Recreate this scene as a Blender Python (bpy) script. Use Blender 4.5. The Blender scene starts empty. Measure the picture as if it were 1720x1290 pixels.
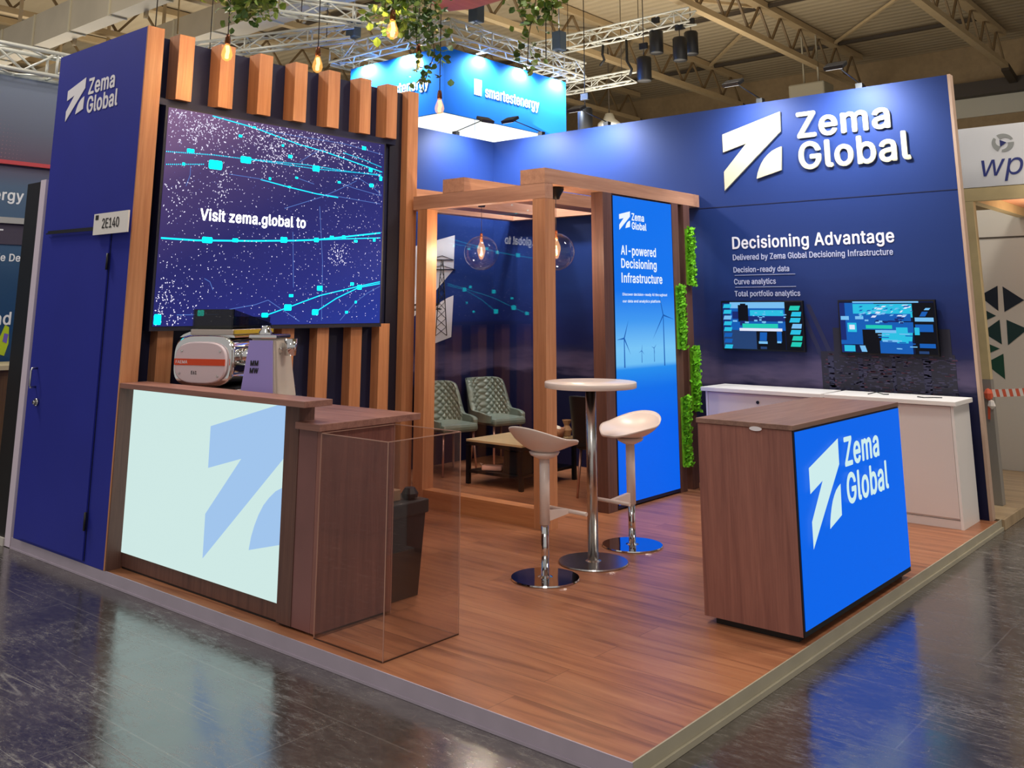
import bpy, bmesh, math, random
from mathutils import Vector, Matrix
from mathutils.geometry import delaunay_2d_cdt
random.seed(11)
SC = bpy.context.scene
C = SC.collection
PI = math.pi
R = math.radians

def S(r, g, b):
    f = lambda c: c / 12.92 if c <= .04045 else ((c + .055) / 1.055) ** 2.4
    return (f(r / 255), f(g / 255), f(b / 255), 1)

# ------------------------------------------------------------------ camera, world, large lights, exposure
cam = bpy.data.cameras.new('camera')
co = bpy.data.objects.new('camera', cam); C.objects.link(co)
co.location = (2.0871, -3.1263, 1.5903)
co.rotation_euler = (R(90 + 11.607), 0, R(40.258))
cam.sensor_width = 36; cam.lens = 1574.86 / 1720 * 36
cam.shift_y = -(645 - 193.42) / 1720
cam.clip_end = 300
SC.camera = co

SC.view_settings.view_transform = 'Standard'
SC.view_settings.look = 'None'
SC.view_settings.exposure = 0
SC.view_settings.gamma = 1
SC.view_settings.use_curve_mapping = False

W = bpy.data.worlds.new('hall_light'); SC.world = W; W.use_nodes = True
W.node_tree.nodes['Background'].inputs[0].default_value = (1.0, .95, .90, 1)
W.node_tree.nodes['Background'].inputs[1].default_value = .45

def light(kind, name, loc, energy, color=(1, 1, 1), size=.1, aim=None, **k):
    l = bpy.data.lights.new(name, kind); l.energy = energy; l.color = color
    if kind == 'AREA': l.size = size
    else: l.shadow_soft_size = size
    for a, b in k.items(): setattr(l, a, b)
    o = bpy.data.objects.new(name, l); C.objects.link(o); o.location = loc
    if aim: o.rotation_euler = (Vector(aim) - Vector(loc)).to_track_quat('-Z', 'Y').to_euler()
    return o

# high-bay lamps of the hall, above the frame; the last two are added upward fill
WARM = (1, .93, .85)
light('AREA', 'hall_lamp_and_fill', (-1.5, 1.5, 8.4), 190, WARM, 1.2, (-1.5, 1.8, 0))
light('AREA', 'hall_lamp_and_fill', (3.5, -5.0, 7.5), 120, WARM, 1.5, (-2.0, 2.0, 1))
light('AREA', 'hall_lamp_and_fill', (-9, -2.0, 7.8), 420, WARM, 1.5, (-9, 1.0, 0))
light('AREA', 'hall_lamp_and_fill', (2.5, 5.5, 7.5), 300, WARM, 1.2, (0.2, 6.5, 1))
light('AREA', 'hall_lamp_and_fill', (-3.7, 3.9, 8.3), 210, WARM, .8, (-3.7, 3.9, 0))
light('AREA', 'hall_lamp_and_fill', (-9, 14.0, 4.5), 400, (1, .90, .76), 6, (-9, 15.0, 9))  # unseen panel added to light the roof, for bounce from the booths
light('AREA', 'hall_lamp_and_fill', (-20, 8.0, 4.0), 360, (1, .92, .80), 6, (-19, 8.0, 9))  # second unseen upward panel, added as roof fill further left

# ------------------------------------------------------------------ mesh builder
ORG = {}

class MB:
    def __init__(s, M=None):
        s.bm = bmesh.new(); s.M = M or Matrix.Identity(4); s.mi = 0
    def v(s, p): return s.bm.verts.new(s.M @ Vector(p))
    def face(s, vs, smooth=False):
        try: f = s.bm.faces.new(vs)
        except ValueError: return None
        f.material_index = s.mi; f.smooth = smooth
        return f
    def poly(s, pts): return s.face([s.v(p) for p in pts])
    def box(s, x0, y0, z0, x1, y1, z1, bev=0):
        x0, x1 = sorted((x0, x1)); y0, y1 = sorted((y0, y1)); z0, z1 = sorted((z0, z1))
        p = [(x0, y0, z0), (x1, y0, z0), (x1, y1, z0), (x0, y1, z0), (x0, y0, z1), (x1, y0, z1), (x1, y1, z1), (x0, y1, z1)]
        vs = [s.v(q) for q in p]
        fs = [s.face([vs[i] for i in q]) for q in ((3, 2, 1, 0), (4, 5, 6, 7), (0, 1, 5, 4), (1, 2, 6, 5), (2, 3, 7, 6), (3, 0, 4, 7))]
        if bev:
            es = list({e for f in fs for e in f.edges})
            r = bmesh.ops.bevel(s.bm, geom=es, offset=bev, segments=2, affect='EDGES', profile=.5)
            for f in r['faces']: f.material_index = s.mi
        return fs
    def prism(s, pts, vec):
        a = [s.v(p) for p in pts]; b = [s.v(Vector(p) + Vector(vec)) for p in pts]
        n = len(pts)
        s.face(a[::-1]); s.face(b)
        for i in range(n): s.face([a[i], a[(i + 1) % n], b[(i + 1) % n], b[i]])
    def tube(s, path, r, n=10, caps=True):
        path = [Vector(p) for p in path]
        rs = r if isinstance(r, (list, tuple)) else [r] * len(path)
        rings = []; up = None
        for i, p in enumerate(path):
            t = (path[min(i + 1, len(path) - 1)] - path[max(i - 1, 0)]).normalized()
            if up is None: up = Vector((0, 0, 1)) if abs(t.z) < .9 else Vector((1, 0, 0))
            a = t.cross(up).normalized(); b = a.cross(t).normalized(); up = b
            rings.append([s.v(p + (a * math.cos(2 * PI * k / n) + b * math.sin(2 * PI * k / n)) * rs[i]) for k in range(n)])
        for i in range(len(rings) - 1):
            for k in range(n):
                s.face([rings[i][k], rings[i][(k + 1) % n], rings[i + 1][(k + 1) % n], rings[i + 1][k]], True)
        if caps:
            s.face(rings[0][::-1]); s.face(rings[-1])
    def cyl(s, p0, p1, r0, r1=None, n=20): s.tube([p0, p1], [r0, r0 if r1 is None else r1], n)
    def bar(s, p0, p1, w, h=None):
        p0, p1 = Vector(p0), Vector(p1); h = h or w
        t = (p1 - p0).normalized(); up = Vector((0, 0, 1)) if abs(t.z) < .95 else Vector((0, 1, 0))
        a = t.cross(up).normalized() * w / 2; b = a.cross(t).normalized() * h / 2
        q = [p0 - a - b, p0 + a - b, p0 + a + b, p0 - a + b]; d = p1 - p0
        vs = [s.v(p) for p in q] + [s.v(p + d) for p in q]
        for f in ((3, 2, 1, 0), (4, 5, 6, 7), (0, 1, 5, 4), (1, 2, 6, 5), (2, 3, 7, 6), (3, 0, 4, 7)): s.face([vs[i] for i in f])
    def lathe(s, prof, c=(0, 0, 0), n=32, smooth=True):
        c = Vector(c); rings = []
        for r, z in prof:
            if r < 1e-5: rings.append([s.v(c + Vector((0, 0, z)))])
            else: rings.append([s.v(c + Vector((r * math.cos(2 * PI * k / n), r * math.sin(2 * PI * k / n), z))) for k in range(n)])
        for A, B in zip(rings, rings[1:]):
            for k in range(n):
                j = (k + 1) % n
                if len(A) == 1 and len(B) == 1: continue
                if len(A) == 1: s.face([A[0], B[j], B[k]], smooth)
                elif len(B) == 1: s.face([A[k], A[j], B[0]], smooth)
                else: s.face([A[k], A[j], B[j], B[k]], smooth)
    def grid(s, fn, nu, nv, smooth=True, closed_u=False):
        g = [[s.v(fn(i / (nu if closed_u else nu - 1), j / (nv - 1))) for i in range(nu)] for j in range(nv)]
        for j in range(nv - 1):
            for i in range(nu if closed_u else nu - 1):
                k = (i + 1) % nu
                s.face([g[j][i], g[j][k], g[j + 1][k], g[j + 1][i]], smooth)
        return g
    def build(s, name, mats, parent=None, kind=None, loc=None, **props):
        if not isinstance(mats, (list, tuple)): mats = [mats]
        org = ORG.get(parent.as_pointer(), Vector()) if parent else Vector(loc or (0, 0, 0))
        bmesh.ops.recalc_face_normals(s.bm, faces=s.bm.faces) if not props.pop('keep', False) else None
        if org.length: bmesh.ops.translate(s.bm, verts=s.bm.verts, vec=-org)
        me = bpy.data.meshes.new(name); s.bm.to_mesh(me); s.bm.free()
        for m in mats: me.materials.append(m)
        return link(name, me, parent, kind, org, **props)

def link(name, me, parent=None, kind=None, org=None, **props):
    o = bpy.data.objects.new(name, me); C.objects.link(o)
    if parent: o.parent = parent
    elif org is not None: o.location = org
    ORG[o.as_pointer()] = Vector(org) if org is not None else Vector()
    if kind: o['kind'] = kind
    for k, v in props.items(): o[k] = v
    return o

def thing(name, label, cat, loc=(0, 0, 0), group=None, kind=None):
    o = bpy.data.objects.new(name, None); C.objects.link(o); o.location = loc
    o.empty_display_size = .1
    o['label'] = label; o['category'] = cat
    if group: o['group'] = group
    if kind: o['kind'] = kind
    ORG[o.as_pointer()] = Vector(loc)
    return o

def copy_tree(o, parent=None):
    c = o.copy(); C.objects.link(c)
    if parent: c.parent = parent
    for ch in o.children: copy_tree(ch, c)
    return c

def box(name, dims, m, parent=None, bev=0, **k):
    b = MB(); b.box(*dims, bev=bev); return b.build(name, m, parent, **k)

# ------------------------------------------------------------------ materials
def new(name):
    m = bpy.data.materials.new(name); m.use_nodes = True
    return m, m.node_tree.nodes, m.node_tree.links, m.node_tree.nodes['Principled BSDF']

def mat(name, col, rough=.5, metal=0, spec=.5, coat=0, var=.0, vscale=6, bump=0, bscale=60, em=None, es=0):
    m, n, l, b = new(name)
    b.inputs['Base Color'].default_value = col; b.inputs['Roughness'].default_value = rough
    b.inputs['Metallic'].default_value = metal; b.inputs['Specular IOR Level'].default_value = spec
    b.inputs['Coat Weight'].default_value = coat; b.inputs['Coat Roughness'].default_value = .08
    tc = n.new('ShaderNodeTexCoord')
    if var:
        t = n.new('ShaderNodeTexNoise'); t.inputs['Scale'].default_value = vscale; t.inputs['Detail'].default_value = 4
        l.new(tc.outputs['Object'], t.inputs['Vector'])
        r = n.new('ShaderNodeValToRGB')
        r.color_ramp.elements[0].position = .3; r.color_ramp.elements[1].position = .7
        r.color_ramp.elements[0].color = [c * (1 - var) for c in col[:3]] + [1]
        r.color_ramp.elements[1].color = [min(1, c * (1 + var)) for c in col[:3]] + [1]
        l.new(t.outputs['Fac'], r.inputs[0]); l.new(r.outputs[0], b.inputs['Base Color'])
    if bump:
        t = n.new('ShaderNodeTexNoise'); t.inputs['Scale'].default_value = bscale
        l.new(tc.outputs['Object'], t.inputs['Vector'])
        u = n.new('ShaderNodeBump'); u.inputs['Strength'].default_value = bump; u.inputs['Distance'].default_value = .01
        l.new(t.outputs['Fac'], u.inputs['Height']); l.new(u.outputs[0], b.inputs['Normal'])
    if em:
        b.inputs['Emission Color'].default_value = em; b.inputs['Emission Strength'].default_value = es
    return m

def em(name, col, strength=1, rough=.35, spec=.3):
    return mat(name, (.006, .006, .007, 1), rough, spec=spec * .15, em=col, es=strength)

def wood(name, a, b_, axis='Z', rough=.42, sc=1.0, spec=.4, streak=.35):
    m, n, l, b = new(name)
    b.inputs['Roughness'].default_value = rough; b.inputs['Specular IOR Level'].default_value = spec
    tc = n.new('ShaderNodeTexCoord'); mp = n.new('ShaderNodeMapping')
    s = {'X': (.6, 14, 14), 'Y': (14, .6, 14), 'Z': (14, 14, .6)}[axis]
    mp.inputs['Scale'].default_value = [q * sc for q in s]
    l.new(tc.outputs['Object'], mp.inputs['Vector'])
    t = n.new('ShaderNodeTexNoise'); t.inputs['Scale'].default_value = 1.6; t.inputs['Detail'].default_value = 7; t.inputs['Roughness'].default_value = .62; t.inputs['Distortion'].default_value = .6
    l.new(mp.outputs[0], t.inputs['Vector'])
    t2 = n.new('ShaderNodeTexNoise'); t2.inputs['Scale'].default_value = 9; t2.inputs['Detail'].default_value = 3
    l.new(mp.outputs[0], t2.inputs['Vector'])
    mx = n.new('ShaderNodeMath'); mx.operation = 'MULTIPLY_ADD'; mx.inputs[1].default_value = streak
    l.new(t2.outputs['Fac'], mx.inputs[0]); l.new(t.outputs['Fac'], mx.inputs[2])
    r = n.new('ShaderNodeValToRGB'); r.color_ramp.elements[0].position = .45; r.color_ramp.elements[1].position = .9
    r.color_ramp.elements[0].color = a; r.color_ramp.elements[1].color = b_
    l.new(mx.outputs[0], r.inputs[0]); l.new(r.outputs[0], b.inputs['Base Color'])
    u = n.new('ShaderNodeBump'); u.inputs['Strength'].default_value = .08; u.inputs['Distance'].default_value = .004
    l.new(t2.outputs['Fac'], u.inputs['Height']); l.new(u.outputs[0], b.inputs['Normal'])
    return m

def planks(name, cols, rough=.36):
    m, n, l, b = new(name)
    tc = n.new('ShaderNodeTexCoord')
    br = n.new('ShaderNodeTexBrick'); br.inputs['Scale'].default_value = 1; br.offset = .37
    br.inputs['Brick Width'].default_value = 1.9; br.inputs['Row Height'].default_value = .19
    br.inputs['Mortar Size'].default_value = .0012; br.inputs['Mortar Smooth'].default_value = .3
    br.inputs['Color1'].default_value = (0, 0, 0, 1); br.inputs['Color2'].default_value = (1, 1, 1, 1); br.inputs['Mortar'].default_value = (.5, .5, .5, 1)
    l.new(tc.outputs['Object'], br.inputs['Vector'])
    mp = n.new('ShaderNodeMapping'); mp.inputs['Scale'].default_value = (.7, 9, 1)
    l.new(tc.outputs['Object'], mp.inputs['Vector'])
    ad = n.new('ShaderNodeVectorMath'); ad.operation = 'MULTIPLY_ADD'; ad.inputs[1].default_value = (7, 3, 0)
    l.new(br.outputs['Color'], ad.inputs[0]); l.new(mp.outputs[0], ad.inputs[2])
    t = n.new('ShaderNodeTexNoise'); t.inputs['Scale'].default_value = 1.5; t.inputs['Detail'].default_value = 6; t.inputs['Roughness'].default_value = .6; t.inputs['Distortion'].default_value = .8
    l.new(ad.outputs[0], t.inputs['Vector'])
    mx = n.new('ShaderNodeMath'); mx.operation = 'MULTIPLY_ADD'; mx.inputs[1].default_value = .09
    l.new(br.outputs['Color'], mx.inputs[0]); l.new(t.outputs['Fac'], mx.inputs[2])
    r = n.new('ShaderNodeValToRGB'); e = r.color_ramp.elements
    e[0].position = .36; e[0].color = cols[0]; e[1].position = .85; e[1].color = cols[2]
    k = e.new(.55); k.color = cols[1]
    l.new(mx.outputs[0], r.inputs[0])
    mi = n.new('ShaderNodeMix'); mi.data_type = 'RGBA'; mi.inputs[7].default_value = [c * .35 for c in cols[0][:3]] + [1]
    l.new(br.outputs['Fac'], mi.inputs[0]); l.new(r.outputs[0], mi.inputs[6]); l.new(mi.outputs[2], b.inputs['Base Color'])
    b.inputs['Roughness'].default_value = rough; b.inputs['Specular IOR Level'].default_value = .45
    u = n.new('ShaderNodeBump'); u.inputs['Strength'].default_value = .12; u.inputs['Distance'].default_value = .004
    l.new(t.outputs['Fac'], u.inputs['Height']); l.new(u.outputs[0], b.inputs['Normal'])
    return m

def thin_glass(name, tint=(1, 1, 1, 1), ior=1.5, gain=1.0):
    m, n, l, b = new(name); n.remove(b)
    tr = n.new('ShaderNodeBsdfTransparent'); tr.inputs[0].default_value = tint
    g = n.new('ShaderNodeBsdfGlossy'); g.inputs['Roughness'].default_value = 0
    f = n.new('ShaderNodeFresnel'); ge = n.new('ShaderNodeNewGeometry'); io = n.new('ShaderNodeMix')
    io.inputs[2].default_value = ior; io.inputs[3].default_value = 1 / ior; l.new(ge.outputs['Backfacing'], io.inputs[0]); l.new(io.outputs[0], f.inputs[0])
    mu = n.new('ShaderNodeMath'); mu.operation = 'MULTIPLY'; mu.inputs[1].default_value = gain; mu.use_clamp = True
    l.new(f.outputs[0], mu.inputs[0])
    mx = n.new('ShaderNodeMixShader'); l.new(mu.outputs[0], mx.inputs[0]); l.new(tr.outputs[0], mx.inputs[1]); l.new(g.outputs[0], mx.inputs[2])
    l.new(mx.outputs[0], n['Material Output'].inputs[0])
    return m

def glow_glass(name, tint, col, strength):
    # clear bulb glass with a faint warm glow: light passes, the lamp inside shows
    m, n, l, b = new(name); n.remove(b)
    tr = n.new('ShaderNodeBsdfTransparent'); tr.inputs[0].default_value = tint
    e = n.new('ShaderNodeEmission'); e.inputs[0].default_value = col; e.inputs[1].default_value = strength
    a = n.new('ShaderNodeAddShader'); l.new(tr.outputs[0], a.inputs[0]); l.new(e.outputs[0], a.inputs[1]); l.new(a.outputs[0], n['Material Output'].inputs[0])
    return m

def hall_floor_mat():
    m, n, l, b = new('polished_black_hall_floor')
    tc = n.new('ShaderNodeTexCoord')
    def nz(scale, detail=4, dist=0, vec=None, rough=.5):
        t = n.new('ShaderNodeTexNoise'); t.inputs['Scale'].default_value = scale; t.inputs['Detail'].default_value = detail
        t.inputs['Distortion'].default_value = dist; t.inputs['Roughness'].default_value = rough
        l.new(vec or tc.outputs['Object'], t.inputs['Vector']); return t.outputs['Fac']
    def ramp(src, p0, p1, c0=(0, 0, 0, 1), c1=(1, 1, 1, 1)):
        r = n.new('ShaderNodeValToRGB'); e = r.color_ramp.elements
        e[0].position = p0; e[1].position = p1; e[0].color = c0; e[1].color = c1
        l.new(src, r.inputs[0]); return r.outputs[0]
    def mth(op, a, c):
        q = n.new('ShaderNodeMath'); q.operation = op
        for i, x in enumerate((a, c)):
            if isinstance(x, (int, float)): q.inputs[i].default_value = x
            else: l.new(x, q.inputs[i])
        return q.outputs[0]
    # hair scratches: thin level lines of stretched noise in several directions
    acc = scuff = None
    for k, (ang, sc) in enumerate(((12, 1.0), (58, 1.3), (103, 1.1), (150, 1.2))):
        mp = n.new('ShaderNodeMapping'); mp.inputs['Rotation'].default_value = (0, 0, R(ang)); mp.inputs['Scale'].default_value = (3.2, 9, 1); mp.inputs['Location'].default_value = (k * 3.7, k, 0)
        l.new(tc.outputs['Object'], mp.inputs['Vector'])
        st = ramp(nz(3.2 * sc, 8, .35, mp.outputs[0], .72), .51, .73)
        scuff = st if scuff is None else mth('MAXIMUM', scuff, st)
        mp2 = n.new('ShaderNodeMapping'); mp2.inputs['Rotation'].default_value = (0, 0, R(ang + 25)); mp2.inputs['Scale'].default_value = (.22, 6, 1); mp2.inputs['Location'].default_value = (k * 1.7, k * 2.3, 0)
        l.new(tc.outputs['Object'], mp2.inputs['Vector'])
        d = mth('ABSOLUTE', mth('SUBTRACT', nz(sc, 0, 0, mp2.outputs[0]), .5), 0)
        line = mth('MULTIPLY', ramp(d, 0, .006, (1, 1, 1, 1), (0, 0, 0, 1)), ramp(nz(1.2 + .3 * k, 3), .52, .60))
        acc = line if acc is None else mth('MAXIMUM', acc, line)
    scuff = mth('MULTIPLY', scuff, ramp(nz(1.5, 5, .3), .28, .60))
    fine = ramp(nz(26, 8, 1.0, rough=.8), .50, .72)
    scuff = mth('MAXIMUM', scuff, mth('MULTIPLY', fine, mth('MULTIPLY', ramp(nz(2.2, 4, .2), .40, .66), .8)))
    br = n.new('ShaderNodeTexBrick'); br.offset = .5; br.inputs['Scale'].default_value = 1
    br.inputs['Brick Width'].default_value = 1.22; br.inputs['Row Height'].default_value = .61; br.inputs['Mortar Size'].default_value = .004
    mp = n.new('ShaderNodeMapping'); mp.inputs['Location'].default_value = (.0, .32, 0)
    l.new(tc.outputs['Object'], mp.inputs['Vector']); l.new(mp.outputs[0], br.inputs['Vector'])
    base = ramp(nz(.9, 4, .3), .35, .7, S(44, 40, 38), S(76, 70, 65))
    def mix(f, a, c):
        q = n.new('ShaderNodeMix'); q.data_type = 'RGBA'; l.new(f, q.inputs[0]); l.new(a, q.inputs[6]); q.inputs[7].default_value = c; return q.outputs[2]
    col = mix(mth('MULTIPLY', scuff, .58), base, S(128, 121, 114))
    col = mix(mth('MULTIPLY', acc, .45), col, S(150, 144, 138))
    col = mix(mth('MULTIPLY', br.outputs['Fac'], .7), col, S(96, 91, 86))
    l.new(col, b.inputs['Base Color'])
    ro = mth('ADD', mth('MULTIPLY', scuff, .36), mth('ADD', mth('MULTIPLY', nz(6, 6), .14), .08))
    l.new(mth('ADD', ro, mth('MULTIPLY', acc, .2)), b.inputs['Roughness'])
    b.inputs['IOR'].default_value = 2.9
    u = n.new('ShaderNodeBump'); u.inputs['Strength'].default_value = .16; u.inputs['Distance'].default_value = .004
    l.new(mth('ADD', nz(14, 5), mth('MULTIPLY', acc, .5)), u.inputs['Height']); l.new(u.outputs[0], b.inputs['Normal'])
    return m

def mural_mat():
    # printed back wall: blue above, dusk clouds over a dark skyline below
    m, n, l, b = new('printed_blue_wall')
    tc = n.new('ShaderNodeTexCoord'); sp = n.new('ShaderNodeSeparateXYZ'); l.new(tc.outputs['Object'], sp.inputs[0])
    mp = n.new('ShaderNodeMapping'); mp.inputs['Scale'].default_value = (1.3, 1, 6); l.new(tc.outputs['Object'], mp.inputs[0])
    t = n.new('ShaderNodeTexNoise'); t.inputs['Scale'].default_value = 1.5; t.inputs['Detail'].default_value = 5; l.new(mp.outputs[0], t.inputs['Vector'])
    a = n.new('ShaderNodeMath'); a.operation = 'MULTIPLY_ADD'; a.inputs[1].default_value = .42; l.new(t.outputs['Fac'], a.inputs[0]); l.new(sp.outputs['Z'], a.inputs[2])
    r = n.new('ShaderNodeValToRGB'); e = r.color_ramp.elements
    mr = n.new('ShaderNodeMapRange'); mr.inputs['From Min'].default_value = .9; mr.inputs['From Max'].default_value = 2.1
    l.new(a.outputs[0], mr.inputs[0]); l.new(mr.outputs[0], r.inputs[0])
    e[0].position = 0; e[0].color = S(20, 22, 58); e[1].position = 1; e[1].color = BLUE
    for p, c in ((.17, S(24, 26, 60)), (.25, S(84, 74, 104)), (.34, S(66, 60, 94)), (.41, S(34, 38, 78)), (.52, S(24, 32, 84)), (.75, S(25, 42, 98))):
        q = e.new(p); q.color = c
    l.new(r.outputs[0], b.inputs['Base Color']); b.inputs['Roughness'].default_value = .55; b.inputs['Specular IOR Level'].default_value = .25
    return m

BLUE = S(28, 51, 110)
M = {}
M['blue'] = mat('blue_fabric_print', S(36, 44, 146), .6, spec=.25, var=.05, vscale=2)
M['mural'] = mural_mat()
M['navy'] = mat('dark_navy_laminate', S(28, 32, 62), .5, spec=.3, var=.1)
M['slat'] = wood('warm_oak_laminate', S(178, 116, 78), S(210, 150, 106), 'Z')
M['slatx'] = wood('warm_oak_laminate_x', S(170, 120, 96), S(202, 152, 124), 'X')
M['slaty'] = wood('warm_oak_laminate_y', S(170, 120, 94), S(202, 152, 122), 'Y')
M['walnut'] = wood('walnut_laminate', S(130, 84, 76), S(166, 112, 98), 'Z')
M['walnutx'] = wood('walnut_laminate_x', S(128, 86, 76), S(166, 118, 102), 'X')
M['walnuty'] = wood('walnut_laminate_y', S(120, 90, 80), S(158, 122, 106), 'Y')
M['darkwood'] = wood('dark_walnut_laminate', S(86, 58, 52), S(116, 80, 68), 'Z')
M['oakfloor'] = planks('oak_plank_floor', (S(126, 78, 54), S(158, 102, 70), S(178, 124, 88)))
M['paleoak'] = wood('pale_oak_top', S(200, 168, 122), S(226, 198, 152), 'X', rough=.3)
M['alu'] = mat('satin_aluminium', S(176, 164, 178), .42, .15, var=.05)
M['chrome'] = mat('polished_chrome', (.72, .72, .72, 1), .06, 1)
M['steel'] = mat('brushed_steel', (.56, .54, .52, 1), .24, 1, var=.06, vscale=30)
M['black'] = mat('black_plastic', S(18, 18, 20), .45, var=.1)
M['blackmetal'] = mat('black_powder_coat', S(14, 14, 17), .4, spec=.4)
M['white'] = mat('white_lacquer', S(226, 214, 208), .22, spec=.5, coat=.3)
M['whitetop'] = mat('white_laminate', S(238, 232, 226), .3, spec=.45)
M['stool'] = mat('white_moulded_plastic', S(232, 214, 204), .28, spec=.5)
M['letter'] = mat('white_vinyl_letter', S(236, 232, 236), .5)
M['cream'] = mat('cream_acrylic_letter', S(196, 190, 162), .4)
M['dimletter'] = mat('pale_vinyl_letter', S(196, 200, 226), .5)
M['ink'] = mat('black_ink', S(20, 20, 24), .6)
M['hall'] = hall_floor_mat()
M['roof'] = None
M['glass'] = thin_glass('clear_acrylic', (.94, .92, .92, 1), 1.45, 1.0)
M['pane'] = thin_glass('clear_window_glass', (.97, .97, .98, 1), 1.52, .8)
M['globe'] = thin_glass('clear_blown_glass', (.97, .96, .95, 1), 1.45, 1.3)
M['edge'] = mat('polished_acrylic_edge', S(176, 134, 116), .25, spec=.6)
M['leaf'] = mat('green_leaf', S(112, 140, 52), .5, var=.35, vscale=9)
M['leaf2'] = mat('dark_green_leaf', S(76, 108, 52), .5, var=.3, vscale=9)
M['stem'] = mat('brown_stem', S(70, 56, 34), .7)
M['moss'] = mat('bright_green_moss', S(116, 196, 22), .8, var=.3, vscale=25)
M['cord'] = mat('black_cord', S(16, 15, 15), .6)
M['socket'] = mat('dark_copper_socket', S(90, 50, 26), .3, .8)
M['truss'] = mat('aluminium_truss', S(220, 220, 208), .4, .25)
M['tan'] = mat('tan_painted_steel', S(188, 164, 124), .6, var=.05)
M['dark'] = mat('dark_steel', S(62, 52, 40), .6)
M['duct'] = mat('galvanised_duct', S(196, 184, 160), .5, .25, var=.08, vscale=1.2)

# ------------------------------------------------------------------ lettering
import json
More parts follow.
